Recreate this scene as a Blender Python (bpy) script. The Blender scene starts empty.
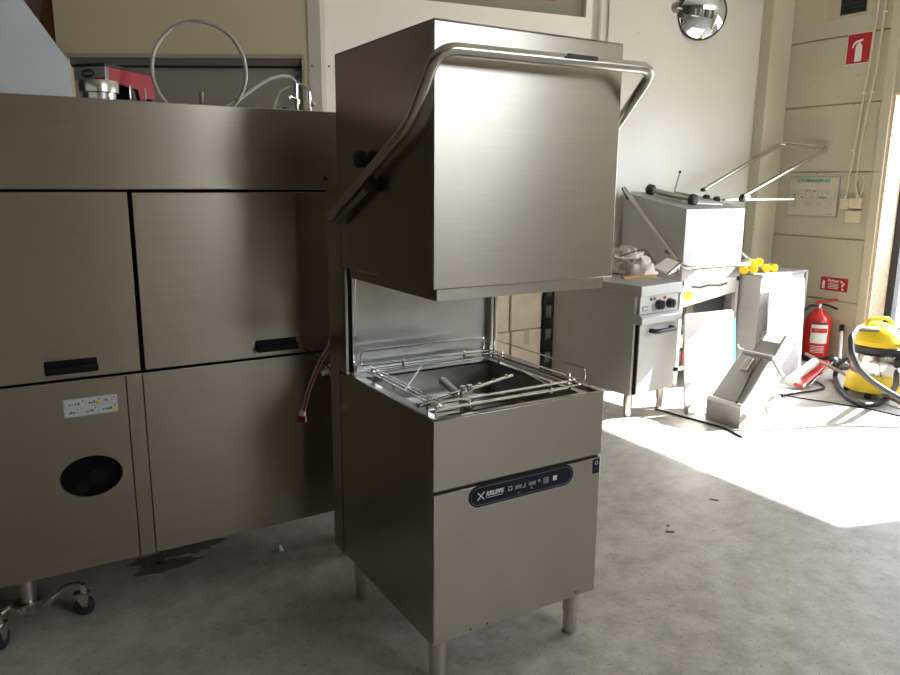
import bpy, bmesh, math, random
from mathutils import Vector, Matrix
random.seed(7)
PI = math.pi
SC = bpy.context.scene
COL = SC.collection

# ------------------------------------------------------------ camera
F_PX, YAW, PITCH, ROLL = 741.2842, 0.5421, 0.2056, 0.0074
CAM = Vector((-0.9607, -1.6792, 1.4889))
fw = Vector((math.sin(YAW)*math.cos(PITCH), math.cos(YAW)*math.cos(PITCH), -math.sin(PITCH)))
r0 = Vector((math.cos(YAW), -math.sin(YAW), 0)); u0 = r0.cross(fw)
rt = math.cos(ROLL)*r0 + math.sin(ROLL)*u0
up = -math.sin(ROLL)*r0 + math.cos(ROLL)*u0
cd = bpy.data.cameras.new('camera'); cam = bpy.data.objects.new('camera', cd); COL.objects.link(cam)
cam.matrix_world = Matrix(((rt.x, up.x, -fw.x, CAM.x), (rt.y, up.y, -fw.y, CAM.y), (rt.z, up.z, -fw.z, CAM.z), (0, 0, 0, 1)))
cd.sensor_width = 36; cd.lens = F_PX/900*36; cd.clip_start = .02; cd.clip_end = 200
SC.camera = cam

def P(px, py, ax, v):
    """where the sight line of a point of the photograph meets the plane axis = v"""
    d = fw + rt*((px-450)/F_PX) - up*((py-337.5)/F_PX)
    return CAM + d*((v-CAM[ax])/d[ax])

# ------------------------------------------------------------ materials
MATS = {}
def mat(name, color=(.5, .5, .5), rough=.5, metal=0., emit=None, noise=0., nscale=8., bump=0., bscale=60., color2=None, spec=.5, alpha=1., trans=0., coat=0.):
    m = bpy.data.materials.new(name); m.use_nodes = True
    nt = m.node_tree; b = nt.nodes['Principled BSDF']
    b.inputs['Base Color'].default_value = (*color, 1); b.inputs['Roughness'].default_value = rough
    b.inputs['Metallic'].default_value = metal; b.inputs['Specular IOR Level'].default_value = spec
    b.inputs['Alpha'].default_value = alpha; b.inputs['Transmission Weight'].default_value = trans
    b.inputs['Coat Weight'].default_value = coat
    if emit: b.inputs['Emission Color'].default_value = (*emit[0], 1); b.inputs['Emission Strength'].default_value = emit[1]
    tc = nt.nodes.new('ShaderNodeTexCoord')
    if noise or color2:
        n = nt.nodes.new('ShaderNodeTexNoise'); n.inputs['Scale'].default_value = nscale; n.inputs['Detail'].default_value = 5
        nt.links.new(tc.outputs['Object'], n.inputs['Vector'])
        r = nt.nodes.new('ShaderNodeValToRGB'); r.color_ramp.elements[0].position = .3; r.color_ramp.elements[1].position = .7
        c2 = color2 or tuple(c*(1-noise) for c in color)
        r.color_ramp.elements[0].color = (*c2, 1); r.color_ramp.elements[1].color = (*color, 1)
        nt.links.new(n.outputs['Fac'], r.inputs['Fac']); nt.links.new(r.outputs['Color'], b.inputs['Base Color'])
    if bump:
        n = nt.nodes.new('ShaderNodeTexNoise'); n.inputs['Scale'].default_value = bscale; n.inputs['Detail'].default_value = 4
        nt.links.new(tc.outputs['Object'], n.inputs['Vector'])
        bp = nt.nodes.new('ShaderNodeBump'); bp.inputs['Strength'].default_value = bump; bp.inputs['Distance'].default_value = .01
        nt.links.new(n.outputs['Fac'], bp.inputs['Height']); nt.links.new(bp.outputs['Normal'], b.inputs['Normal'])
    MATS[name] = m
    return m

def steel(name, color, rough, aniso=.75, smudge=.12, metal=1):
    """brushed stainless sheet: long soft vertical reflections, fine grain, faint smears"""
    m = bpy.data.materials.new(name); m.use_nodes = True
    nt = m.node_tree; b = nt.nodes['Principled BSDF']; L = nt.links.new
    b.inputs['Metallic'].default_value = metal
    b.inputs['Anisotropic'].default_value = aniso; b.inputs['Anisotropic Rotation'].default_value = .25
    ge = nt.nodes.new('ShaderNodeNewGeometry'); tg = nt.nodes.new('ShaderNodeVectorMath'); tg.operation = 'CROSS_PRODUCT'; tg.inputs[1].default_value = (.02, .01, 1)
    L(ge.outputs['True Normal'], tg.inputs[0]); L(tg.outputs[0], b.inputs['Tangent'])
    tc = nt.nodes.new('ShaderNodeTexCoord')
    mp = nt.nodes.new('ShaderNodeMapping'); mp.inputs['Scale'].default_value = (3, 3, 160)
    L(tc.outputs['Object'], mp.inputs['Vector'])
    g = nt.nodes.new('ShaderNodeTexNoise'); g.inputs['Scale'].default_value = 1; g.inputs['Detail'].default_value = 2
    L(mp.outputs['Vector'], g.inputs['Vector'])
    s = nt.nodes.new('ShaderNodeTexNoise'); s.inputs['Scale'].default_value = 3.2; s.inputs['Detail'].default_value = 6; s.inputs['Roughness'].default_value = .6
    L(tc.outputs['Object'], s.inputs['Vector'])
    mx = nt.nodes.new('ShaderNodeMix'); mx.data_type = 'RGBA'
    mx.inputs['A'].default_value = (*[c*(1-smudge) for c in color], 1); mx.inputs['B'].default_value = (*color, 1)
    L(s.outputs['Fac'], mx.inputs['Factor']); L(mx.outputs['Result'], b.inputs['Base Color'])
    a = nt.nodes.new('ShaderNodeMath'); a.operation = 'MULTIPLY_ADD'; a.inputs[1].default_value = .0; a.inputs[2].default_value = rough
    L(s.outputs['Fac'], a.inputs[0]); L(a.outputs[0], b.inputs['Roughness'])
    fn = nt.nodes.new('ShaderNodeMix'); fn.data_type = 'RGBA'; fn.blend_type = 'MULTIPLY'; fn.inputs['Factor'].default_value = 1
    rp = nt.nodes.new('ShaderNodeMapRange'); rp.inputs['To Min'].default_value = .90; rp.inputs['To Max'].default_value = 1.06
    L(g.outputs['Fac'], rp.inputs['Value']); L(mx.outputs['Result'], fn.inputs['A']); L(rp.outputs['Result'], fn.inputs['B']); L(fn.outputs['Result'], b.inputs['Base Color'])
    MATS[name] = m
    return m

S_MAIN = steel('brushed_steel', (.47, .435, .375), .27)
S_WARM = steel('brushed_steel_warm', (.41, .37, .305), .30)
S_DULL = steel('brushed_steel_worn', (.52, .52, .515), .5, aniso=.3, smudge=.25, metal=.6)
S_WHITE = mat('brushed_steel_pale', (.82, .81, .79), .45, .75, noise=.08, nscale=6)
S_TUB = mat('steel_tub', (.62, .61, .59), .34, 1, noise=.2, nscale=5)
S_BAR = mat('satin_steel_tube', (.66, .63, .58), .24, 1)
S_BARD = mat('satin_steel_tube_dull', (.42, .40, .37), .34, 1)
CHROME = mat('bright_wire', (.85, .85, .84), .14, 1)
GALV = mat('galvanised_sheet', (.66, .70, .72), .5, .3, noise=.12, nscale=5)
S_FOOT = mat('steel_foot', (.6, .57, .53), .32, 1)
BLACK = mat('black_plastic', (.012, .012, .014), .38)
HBLACK = mat('handle_black', (.008, .008, .009), .5, spec=.2)
BLACKM = mat('black_matte', (.016, .016, .017), .7)
DARK = mat('dark_cavity', (.008, .008, .008), .9, spec=.1)
RUBBER = mat('rubber', (.025, .026, .028), .55)
HOSE_DARK = mat('dark_grey_hose', (.028, .03, .034), .5)
PANELBLK = mat('glossy_navy_panel', (.008, .012, .024), .35, spec=.25)
WHITEINK = mat('white_ink', (.8, .8, .8), .5)
GREYINK = mat('grey_ink', (.28, .29, .3), .5)
INK = mat('dark_ink', (.06, .06, .065), .6)
RED = mat('red_paint', (.55, .015, .012), .3, coat=.4)
SIGNRED = mat('sign_red', (.48, .012, .02), .45)
HOSERED = mat('magenta_hose_stripe', (.30, .015, .05), .3)
HOSECLR = mat('clear_hose', (.42, .36, .36), .3)
BROWNRED = mat('brown_red_plastic', (.22, .03, .02), .45)
YELLOW = mat('yellow_plastic', (.80, .56, .015), .35)
YELLOWP = mat('yellow_label', (.85, .68, .02), .5)
WHITE = mat('white_plastic', (.74, .77, .72), .4)
CREAM = mat('cream_plastic', (.66, .58, .42), .45)
PAPER = mat('paper_sign', (.62, .57, .46), .55, noise=.06, nscale=4)
TEALINK = mat('teal_ink', (.02, .26, .24), .5)
REDINK = mat('red_ink', (.5, .05, .04), .5)
BLUE = mat('blue_plastic', (.02, .16, .42), .4)
TAPE = mat('blue_tape', (.12, .52, .68), .4)
WOOD = mat('jamb_wood', (.62, .43, .26), .7, color2=(.72, .62, .48), nscale=30)
PLY = mat('brown_plywood', (.50, .24, .10), .6, noise=.3, nscale=12)
GREYPINK = mat('grey_pink_board', (.62, .50, .45), .7, noise=.1)
CARD = mat('cardboard', (.78, .66, .50), .8, noise=.14, nscale=7)
RULER = mat('ruler_wood', (.55, .36, .10), .5, noise=.1, nscale=20)
TOWEL = mat('towel_cloth', (.80, .72, .62), .95, noise=.45, nscale=34, bump=.6, bscale=60)
TOWEL2 = mat('pale_cloth', (.88, .78, .73), .95, noise=.2, nscale=16, bump=.5, bscale=50)
GASKET = mat('dark_gasket', (.03, .035, .045), .5)
TANK = mat('polished_tank', (.8, .74, .66), .2, 1)
PCB = mat('grimy_parts', (.20, .17, .13), .7, noise=.5, nscale=40)
COFRED = mat('metallic_red', (.36, .015, .03), .3, .3, coat=.5)
GREEN = mat('green_lens', (.02, .32, .12), .3)
ORANGE = mat('orange_lens', (.75, .18, .03), .3)
BROWNBAR = mat('brown_metal_tube', (.30, .22, .17), .4, .6, noise=.15)
BEIGE = mat('beige_panel', (.82, .71, .48), .6, noise=.03, nscale=2)
OFFW = mat('cream_white_panel', (.93, .90, .79), .6, noise=.02, nscale=2)
FRAMEP = mat('beige_frame', (.52, .46, .32), .5)
TRIMW = mat('white_trim', (.76, .73, .65), .5)
GREYBAND = mat('grey_frame_band', (.20, .19, .17), .6)
GLASSG = mat('grey_window_pane', (.38, .37, .32), .35, spec=.6)
GLASS2 = mat('office_window_pane', (.30, .28, .22), .15, spec=.6)
MIRROR = mat('mirror_glass', (.85, .88, .9), .02, 1)
CONC2 = mat('sunlit_yard', (.42, .41, .38), .9, noise=.1)
CEIL = mat('ceiling_sheet', (.78, .76, .70), .8, noise=.05)
DARKWALL = mat('dark_rear_wall', (.10, .09, .08), .8, noise=.2)
MIDWALL = mat('mid_grey_wall', (.36, .34, .30), .8, noise=.15, nscale=1.5)

def wallmat(name, c1, c2, marks=.5, gloss=.6):
    m = bpy.data.materials.new(name); m.use_nodes = True
    nt = m.node_tree; b = nt.nodes['Principled BSDF']; L = nt.links.new
    tc = nt.nodes.new('ShaderNodeTexCoord')
    n = nt.nodes.new('ShaderNodeTexNoise'); n.inputs['Scale'].default_value = 1.4; n.inputs['Detail'].default_value = 6
    L(tc.outputs['Object'], n.inputs['Vector'])
    r = nt.nodes.new('ShaderNodeValToRGB'); r.color_ramp.elements[0].position = .35; r.color_ramp.elements[1].position = .65
    r.color_ramp.elements[0].color = (*c1, 1); r.color_ramp.elements[1].color = (*c2, 1)
    L(n.outputs['Fac'], r.inputs['Fac'])
    v = nt.nodes.new('ShaderNodeTexNoise'); v.inputs['Scale'].default_value = 26; v.inputs['Detail'].default_value = 3
    L(tc.outputs['Object'], v.inputs['Vector'])
    r2 = nt.nodes.new('ShaderNodeValToRGB'); r2.color_ramp.elements[0].position = .255; r2.color_ramp.elements[1].position = .29
    r2.color_ramp.elements[0].color = (1-marks, 1-marks, 1-marks, 1); r2.color_ramp.elements[1].color = (1, 1, 1, 1)
    L(v.outputs['Fac'], r2.inputs['Fac'])
    mx = nt.nodes.new('ShaderNodeMix'); mx.data_type = 'RGBA'; mx.blend_type = 'MULTIPLY'; mx.inputs['Factor'].default_value = 1
    L(r.outputs['Color'], mx.inputs['A']); L(r2.outputs['Color'], mx.inputs['B']); L(mx.outputs['Result'], b.inputs['Base Color'])
    b.inputs['Roughness'].default_value = gloss
    bp = nt.nodes.new('ShaderNodeBump'); bp.inputs['Strength'].default_value = .15; bp.inputs['Distance'].default_value = .01
    L(v.outputs['Fac'], bp.inputs['Height']); L(bp.outputs['Normal'], b.inputs['Normal'])
    return m
W_FAR = wallmat('white_painted_wall', (.68, .66, .58), (.72, .70, .62), .25, .35)
W_RIGHT = wallmat('grey_beige_concrete_panels', (.52, .48, .37), (.58, .54, .42), .45)
W_COLUMN = wallmat('beige_column_paint', (.54, .49, .37), (.60, .55, .42), .3)

def floormat():
    m = bpy.data.materials.new('concrete_floor'); m.use_nodes = True
    nt = m.node_tree; b = nt.nodes['Principled BSDF']; L = nt.links.new
    tc = nt.nodes.new('ShaderNodeTexCoord')
    def noise(s, d, ro=.55, vec=None):
        n = nt.nodes.new('ShaderNodeTexNoise'); n.inputs['Scale'].default_value = s; n.inputs['Detail'].default_value = d; n.inputs['Roughness'].default_value = ro
        L(vec or tc.outputs['Object'], n.inputs['Vector']); return n.outputs['Fac']
    def ramp(f, p0, c0, p1, c1):
        r = nt.nodes.new('ShaderNodeValToRGB'); r.color_ramp.elements[0].position = p0; r.color_ramp.elements[1].position = p1
        r.color_ramp.elements[0].color = (*c0, 1); r.color_ramp.elements[1].color = (*c1, 1); L(f, r.inputs['Fac']); return r.outputs['Color']
    def mul(a, c, f=1.):
        x = nt.nodes.new('ShaderNodeMix'); x.data_type = 'RGBA'; x.blend_type = 'MULTIPLY'; x.inputs['Factor'].default_value = f
        L(a, x.inputs['A']); L(c, x.inputs['B']); return x.outputs['Result']
    base = ramp(noise(1.1, 8), .34, (.47, .455, .425), .66, (.60, .585, .55))
    cl = mul(base, ramp(noise(9, 6, .7), .35, (.70, .68, .65), .62, (1, 1, 1)))
    cl = mul(cl, ramp(noise(75, 3), .30, (.5, .48, .45), .40, (1, 1, 1)), .8)
    mp = nt.nodes.new('ShaderNodeMapping'); mp.inputs['Scale'].default_value = (1, 3.4, 1); mp.inputs['Rotation'].default_value = (0, 0, .5)
    L(tc.outputs['Object'], mp.inputs['Vector'])
    cl = mul(cl, ramp(noise(14, 6, .75, mp.outputs['Vector']), .31, (.36, .33, .30), .40, (1, 1, 1)), .85)
    v = nt.nodes.new('ShaderNodeTexVoronoi'); v.inputs['Scale'].default_value = 5.5; L(tc.outputs['Object'], v.inputs['Vector'])
    cl = mul(cl, ramp(v.outputs['Distance'], .03, (.55, .5, .45), .055, (1, 1, 1)), .55)
    L(cl, b.inputs['Base Color'])
    b.inputs['Roughness'].default_value = .5
    bp = nt.nodes.new('ShaderNodeBump'); bp.inputs['Strength'].default_value = .12; bp.inputs['Distance'].default_value = .01
    L(noise(40, 5), bp.inputs['Height']); L(bp.outputs['Normal'], b.inputs['Normal'])
    return m
FLOOR = floormat()
STAIN = mat('oil_stain', (.16, .15, .135), .4, noise=.4, nscale=20)

# ------------------------------------------------------------ mesh helpers
def ortho(d):
    d = d.normalized(); a = Vector((0, 0, 1)) if abs(d.z) < .9 else Vector((1, 0, 0))
    x = d.cross(a).normalized(); return x, d.cross(x).normalized()

def rounded(pts, rad, n=6, closed=False):
    pts = [Vector(p) for p in pts]; out = []; N = len(pts)
    for i, p in enumerate(pts):
        if not closed and i in (0, N-1): out.append(p); continue
        a = pts[i-1]-p; c = pts[(i+1) % N]-p
        ra = min(rad, a.length*.48); rc = min(rad, c.length*.48)
        A = p+a.normalized()*ra; C_ = p+c.normalized()*rc
        for k in range(n+1):
            t = k/n; out.append(A*(1-t)**2 + p*2*t*(1-t) + C_*t*t)
    return out

class MB:
    def __init__(s): s.bm = bmesh.new()
    def box(s, x0, x1, y0, y1, z0, z1, M=None):
        vs = [s.bm.verts.new(Vector(p) if M is None else M @ Vector(p)) for p in
              ((x0, y0, z0), (x1, y0, z0), (x1, y1, z0), (x0, y1, z0), (x0, y0, z1), (x1, y0, z1), (x1, y1, z1), (x0, y1, z1))]
        for f in ((0, 3, 2, 1), (4, 5, 6, 7), (0, 1, 5, 4), (1, 2, 6, 5), (2, 3, 7, 6), (3, 0, 4, 7)): s.bm.faces.new([vs[i] for i in f])
        return s
    def prism(s, poly, d):
        """poly: list of 3-D points, pushed along d"""
        a = [s.bm.verts.new(Vector(p)) for p in poly]; b = [s.bm.verts.new(Vector(p)+Vector(d)) for p in poly]
        n = len(a); s.bm.faces.new(a); s.bm.faces.new(b[::-1])
        for i in range(n): s.bm.faces.new((a[i], a[(i+1) % n], b[(i+1) % n], b[i]))
        return s
    def hexa(s, p):
        vs = [s.bm.verts.new(Vector(q)) for q in p]
        for f in ((0, 3, 2, 1), (4, 5, 6, 7), (0, 1, 5, 4), (1, 2, 6, 5), (2, 3, 7, 6), (3, 0, 4, 7)): s.bm.faces.new([vs[i] for i in f])
        return s
    def cyl(s, p, q, r, r2=None, n=24, cap=True):
        return s.lathe([(0, r), (1, r if r2 is None else r2)], p, q, n, cap)
    def lathe(s, prof, p, q, n=24, cap=True):
        """prof: (t along p-q, radius)"""
        p, q = Vector(p), Vector(q); x, y = ortho(q-p); rings = []
        for t, r in prof:
            c = p.lerp(q, t); rings.append([s.bm.verts.new(c+(x*math.cos(2*PI*k/n)+y*math.sin(2*PI*k/n))*max(r, 1e-4)) for k in range(n)])
        for a, b in zip(rings, rings[1:]):
            for k in range(n): s.bm.faces.new((a[k], a[(k+1) % n], b[(k+1) % n], b[k]))
        if cap: s.bm.faces.new(rings[0][::-1]); s.bm.faces.new(rings[-1])
        return s
    def tube(s, pts, r, n=10, closed=False, cap=True):
        pts = [Vector(p) for p in pts]; N = len(pts); rings = []; x = None
        for i in range(N):
            if closed: t = pts[(i+1) % N]-pts[i-1]
            else: t = pts[min(i+1, N-1)]-pts[max(i-1, 0)]
            t.normalize()
            if x is None: x = ortho(t)[0]
            x = (x - t*x.dot(t)).normalized(); y = t.cross(x)
            rr = r[i] if isinstance(r, (list, tuple)) else r
            rings.append([s.bm.verts.new(pts[i]+(x*math.cos(2*PI*k/n)+y*math.sin(2*PI*k/n))*rr) for k in range(n)])
        for a, b in list(zip(rings, rings[1:])) + ([(rings[-1], rings[0])] if closed else []):
            for k in range(n): s.bm.faces.new((a[k], a[(k+1) % n], b[(k+1) % n], b[k]))
        if cap and not closed: s.bm.faces.new(rings[0][::-1]); s.bm.faces.new(rings[-1])
        return s
    def ball(s, c, r, n=16, sc=(1, 1, 1)):
        M = Matrix.Translation(Vector(c)) @ Matrix.Diagonal((*sc, 1))
        bmesh.ops.create_uvsphere(s.bm, u_segments=n, v_segments=n//2, radius=r, matrix=M); return s
    def build(s, name, m, parent=None, bevel=0., seg=2, sub=0, smooth=True, angle=35):
        bmesh.ops.recalc_face_normals(s.bm, faces=s.bm.faces)
        me = bpy.data.meshes.new(name); s.bm.to_mesh(me); s.bm.free(); me.materials.append(m)
        o = bpy.data.objects.new(name, me); COL.objects.link(o)
        if parent: o.parent = parent
        if smooth:
            for p in me.polygons: p.use_smooth = True
            me.set_sharp_from_angle(angle=math.radians(angle))
        if bevel:
            b = o.modifiers.new('bevel', 'BEVEL'); b.width = bevel; b.segments = seg; b.limit_method = 'ANGLE'; b.angle_limit = math.radians(40)
        if sub:
            b = o.modifiers.new('subdivision', 'SUBSURF'); b.levels = sub; b.render_levels = sub
        return o

def thing(name, label, cat, loc=(0, 0, 0), rotz=0, group=None):
    o = bpy.data.objects.new(name, None); COL.objects.link(o); o.empty_display_size = .1
    o.location = loc; o.rotation_euler = (0, 0, rotz); o['label'] = label; o['category'] = cat
    if group: o['group'] = group
    return o
def tag(o, label, cat, group=None):
    o['label'] = label; o['category'] = cat
    if group: o['group'] = group
    return o
def struct(o): o['kind'] = 'structure'; return o
def plabel(o, s): o['label'] = s; return o

FLAT = {}
def lettering(body, h, org, right, upv, m, parent, name='lettering', depth=.0006, bold=0., width=None, shear=0.):
    """flat printed text, baseline-left at org, letter height h"""
    cu = bpy.data.curves.new('letters', 'FONT'); cu.body = body; cu.size = h/.7; cu.extrude = depth; cu.offset = bold*h; cu.shear = shear
    t = bpy.data.objects.new('letters', cu); COL.objects.link(t); bpy.context.view_layer.update()
    dg = bpy.context.evaluated_depsgraph_get()
    me = bpy.data.meshes.new_from_object(t.evaluated_get(dg)); COL.objects.unlink(t); bpy.data.objects.remove(t)
    xs = [v.co.x for v in me.vertices]; w = max(xs)-min(xs); sx = 1 if width is None else width/w
    R = Vector(right).normalized(); U = Vector(upv).normalized(); N = R.cross(U)
    for v in me.vertices: c = v.co.copy(); v.co = Vector(org)+R*(c.x-min(xs))*sx+U*c.y+N*c.z
    me.materials.clear(); me.materials.append(m); me.name = name
    o = bpy.data.objects.new(name, me); COL.objects.link(o); o.parent = parent
    return o

# ------------------------------------------------------------ the room
XW, YF = 5.15, 2.80            # right wall, far wall
FL_Y, FR_Y = 1.745, -.93       # jambs of the open doorway
LINT = 2.205
struct(MB().box(-4.6, 5.4, -6.1, 4.9, -.1, 0).build('floor', FLOOR, smooth=False))
struct(MB().box(-4.6, 5.4, -6.1, 4.9, 3.6, 3.7).build('ceiling', CEIL, smooth=False))
g = MB().box(5.4, 40, -30, 30, -.12, -.01).box(-20, 5.4, -30, -6.15, -.12, -.01).build('floor_yard', CONC2, smooth=False); struct(g)
struct(MB().box(5.62, 5.72, -2.2, 1.52, 0, 1.10).build('sun_block_wall', MIDWALL, smooth=False))  # unseen low blocker, added to keep sun off the floor by the doorway
# right wall: concrete panels with horizontal joints, doorway, a second doorway nearer the photographer
joints = [0, .52, 1.05, 1.603, 2.154, 2.694, 3.2, 3.6]
w = MB()
for a, b in zip(joints, joints[1:]):
    w.box(XW, XW+.2, 1.82, 2.95, a+(.006 if a else 0), b-.006)
w.box(XW+.02, XW+.2, 1.82, 2.95, 0, 3.6)
w.box(XW, XW+.2, FR_Y, 1.82, LINT, 3.6)
w.box(XW, XW+.2, -2.1, FR_Y, 0, 3.6)
w.box(XW, XW+.2, -6.1, -2.1, 0, 3.6)
struct(w.build('wall_right', W_RIGHT, smooth=False))
struct(MB().box(2.944, XW+.2, YF, YF+.1, 0, 3.6).build('wall_far', W_FAR, smooth=False))
struct(MB().box(4.865, XW, 2.69, YF, 0, 3.6).build('trim_1', W_COLUMN, bevel=.008))        # corner column
struct(MB().box(-4.6, 3.0, 4.8, 4.9, 0, 3.6).build('wall_rear', DARKWALL, smooth=False))
struct(MB().box(2.95, 3.05, 2.9, 4.9, 0, 3.6).build('wall_inner', DARKWALL, smooth=False))
struct(MB().box(-4.7, -4.6, -6.1, 4.9, 0, 3.6).build('wall_side', DARKWALL, smooth=False))
FD = [(1.4, 4.9, 2.35, 3.35)]          # unseen high opening behind the photographer, added to let in fill light
g = MB(); g.box(-4.6, 1.4, -6.2, -6.1, 0, 3.6).box(4.9, XW+.2, -6.2, -6.1, 0, 3.6).box(1.4, 4.9, -6.2, -6.1, 0, 2.35).box(1.4, 4.9, -6.2, -6.1, 3.35, 3.6)
struct(MB().box(.1, .9, -6.1, -6.07, 0, 2.3).build('reflection_panel_2', OFFW, smooth=False)); struct(MB().box(1.15, 1.9, -6.1, -6.07, 0, 2.3).build('reflection_panel_4', OFFW, smooth=False)); struct(MB().box(1.9, 2.5, -6.1, -6.07, 0, 2.3).build('reflection_panel_5', DARKWALL, smooth=False))  # unseen pale and dark panels, added to reflect as bands in the steel
struct(MB().box(-1.9, -1.1, -6.1, -6.07, 0, 2.3).build('reflection_panel_6', OFFW, smooth=False)); struct(MB().box(3.5, 4.3, -6.1, -6.07, 0, 2.3).build('reflection_panel_3', OFFW, smooth=False))  # two more added pale panels for the steel fronts to reflect
struct(g.build('wall_front', MIDWALL, smooth=False))
# doorway: painted post, jamb, dark gasket
struct(MB().box(XW-.03, XW+.02, 1.745, 1.82, 0, 3.6).build('trim_2', W_COLUMN, bevel=.004))
d = struct(MB().box(XW-.01, XW+.21, 1.72, 1.745, 0, LINT).box(XW-.01, XW+.21, FR_Y, FR_Y+.03, 0, LINT).box(XW, XW+.21, FR_Y, 1.745, LINT-.02, LINT).build('door_1', WOOD, smooth=False))
MB().box(XW+.21, XW+.29, 1.66, 1.745, 0, LINT).build('gasket', GASKET, d)

# partition with the office window, angled slightly
P1 = Vector((2.944, 2.8)); dr = Vector((-.99, .14)).normalized(); P2 = P1+dr*2.045
def pframe(A, B, thick=.08):
    """matrix: x runs A->B, y away from the camera, z up"""
    d = Vector((B-A)).normalized(); n = Vector((-d.y, d.x))
    if n.y < 0: n = -n
    return Matrix(((d.x, n.x, 0, A.x), (d.y, n.y, 0, A.y), (0, 0, 1, 0), (0, 0, 0, 1))), (B-A).length
M1, L1 = pframe(P2, P1)
def zat(px, py, M, x=None):
    """height where the sight line meets the wall plane of M"""
    d = fw + rt*((px-450)/F_PX) - up*((py-337.5)/F_PX)
    n = Vector((M[0][1], M[1][1], 0)); o = Vector((M[0][3], M[1][3], 0))
    q = CAM + d*((o-CAM).dot(n)/d.dot(n)); l = M.inverted() @ q
    return l.x, l.z
wx0, wz = zat(430, 0, M1); wx1, wz1 = zat(586, 18, M1); wz = (wz+wz1)/2
wx0 = max(.25, wx0-.9)
wall = MB()
wall.box(0, L1, 0, .08, 0, wz, M1); wall.box(0, wx0, 0, .08, wz, 3.6, M1); wall.box(wx1, L1, 0, .08, wz, 3.6, M1); wall.box(wx0, wx1, 0, .08, 3.45, 3.6, M1)
struct(wall.build('wall_back', OFFW, smooth=False))
w2 = MB().box(wx0, wx1, .05, .06, wz, 3.45, M1).build('window_2', GLASS2, smooth=False); struct(w2)
MB().box(wx1-.42, wx1-.24, .045, .05, wz+.10, wz+.45, M1).build('red_notice', SIGNRED, w2)
# angled beige wall with a long window strip
dl = Vector((-.848, .53)).normalized(); P3 = P2+dl*1.715
M2, L2 = pframe(P3, P2)
a0, az = zat(72, 62, M2); a1, az1 = zat(304, 57, M2); az = (az+az1)/2+.028
a0 = .07
ws0 = 1.3
wall = MB()
wall.box(0, L2, 0, .08, 0, ws0, M2).box(0, L2, 0, .08, az, 3.6, M2).box(0, a0, 0, .08, ws0, az, M2).box(a1, L2, 0, .08, ws0, az, M2)
struct(wall.build('wall_left', BEIGE, smooth=False))
w1 = struct(MB().box(a0, a1, .055, .065, ws0, az, M2).build('window_1', GLASSG, smooth=False))
MB().box(a0, a1, -.012, .02, az-.018, az+.006, M2).box(a1-.012, a1+.006, -.012, .02, ws0, az, M2).build('window_frame', FRAMEP, w1)
MB().box(a0, a1-.012, .02, .05, az-.060, az-.018, M2).build('top_rail', GREYBAND, w1)
MB().box(a0, a1-.012, .03, .052, az-.072, az-.060, M2).build('seal', BLACKM, w1)
c = P2.to_3d()
t3 = MB(); t3.box(L2-.075, L2-.035, -.012, 0, 0, 3.6, M2).box(-.0, .03, -.012, 0, 0, 3.6, M1)
t3.box(L2-.035, L2+.006, -.014, 0, 0, 3.6, M2)
tr = struct(t3.build('trim_3', TRIMW, smooth=False))
for Mx, xx in ((M2, L2-.055), (M1, .05)):
    q = Mx @ Vector((xx, -.012, zat(313, 66, M2)[1])); q2 = Mx @ Vector((xx, -.018, zat(313, 66, M2)[1]))
    MB().cyl(q, q2, .006).build('screw', INK, tr)
# things glimpsed past the left end of the beige wall
o = MB().hexa([P(33, 60, 1, 4.3), P(64, 60, 1, 4.3), P(64, 60, 1, 4.3)+Vector((0, .03, 0)), P(33, 60, 1, 4.3)+Vector((0, .03, 0)),
               P(49, -40, 1, 4.3), P(64, -40, 1, 4.3), P(64, -40, 1, 4.3)+Vector((0, .03, 0)), P(49, -40, 1, 4.3)+Vector((0, .03, 0))])
o = o.build('trim_4', PLY, smooth=False); struct(o)
struct(MB().box(-2.6, -.2, 4.5, 4.56, 0, 3.6).build('wall_board', GREYPINK, smooth=False))

# pipes on the far wall beside the partition
pp = MB()
pipe = struct(MB().cyl((2.99, 2.775, 0), (2.99, 2.775, 3.6), .014).build('trim_5', CHROME))
struct(MB().cyl((3.10, 2.785, 0), (3.10, 2.785, 3.6), .010).build('trim_6', TRIMW))

# ------------------------------------------------------------ fixtures on the right wall
def on_wall(name, lab, cat): return thing(name, lab, cat)
RY, RZ = Vector((0, -1, 0)), Vector((0, 0, 1))
def wallbox(px0, py0, px1, py1, th, m, name, parent, off=0.):
    a, b = P(px0, py0, 0, XW-off), P(px1, py1, 0, XW-off)
    return MB().box(XW-off-th, XW-off, min(a.y, b.y), max(a.y, b.y), min(a.z, b.z), max(a.z, b.z)).build(name, m, parent, smooth=False)
# fire-extinguisher pictogram sign
a, b = P(847, 37, 0, XW), P(874, 63, 0, XW)
y0, y1, z1, z0 = a.y, b.y, a.z, b.z
z0 = 2.46; z1 = 2.70; y0 = 2.175; y1 = 1.965
t = thing('fire_sign', 'square red sign with white fire extinguisher symbol high on the panel wall', 'sign', (XW, (y0+y1)/2, z0))
def loc(p): return Vector(p)-Vector((XW, (y0+y1)/2, z0))
H = z1-z0; W2 = y0-y1
MB().box(-.004, 0, -W2/2, W2/2, 0, H).build('border', WHITE, t, smooth=False)
MB().box(-.006, -.003, -W2/2+.006, W2/2-.006, .006, H-.006).build('board', SIGNRED, t, smooth=False)
g = MB(); x = -.0075
body = [(-.028, .02), (.028, .02), (.028, .125), (.020, .15), (.010, .158), (-.010, .158), (-.020, .15), (-.028, .125)]
g.prism([(x, -u, v) for u, v in body], (.002, 0, 0))
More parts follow.
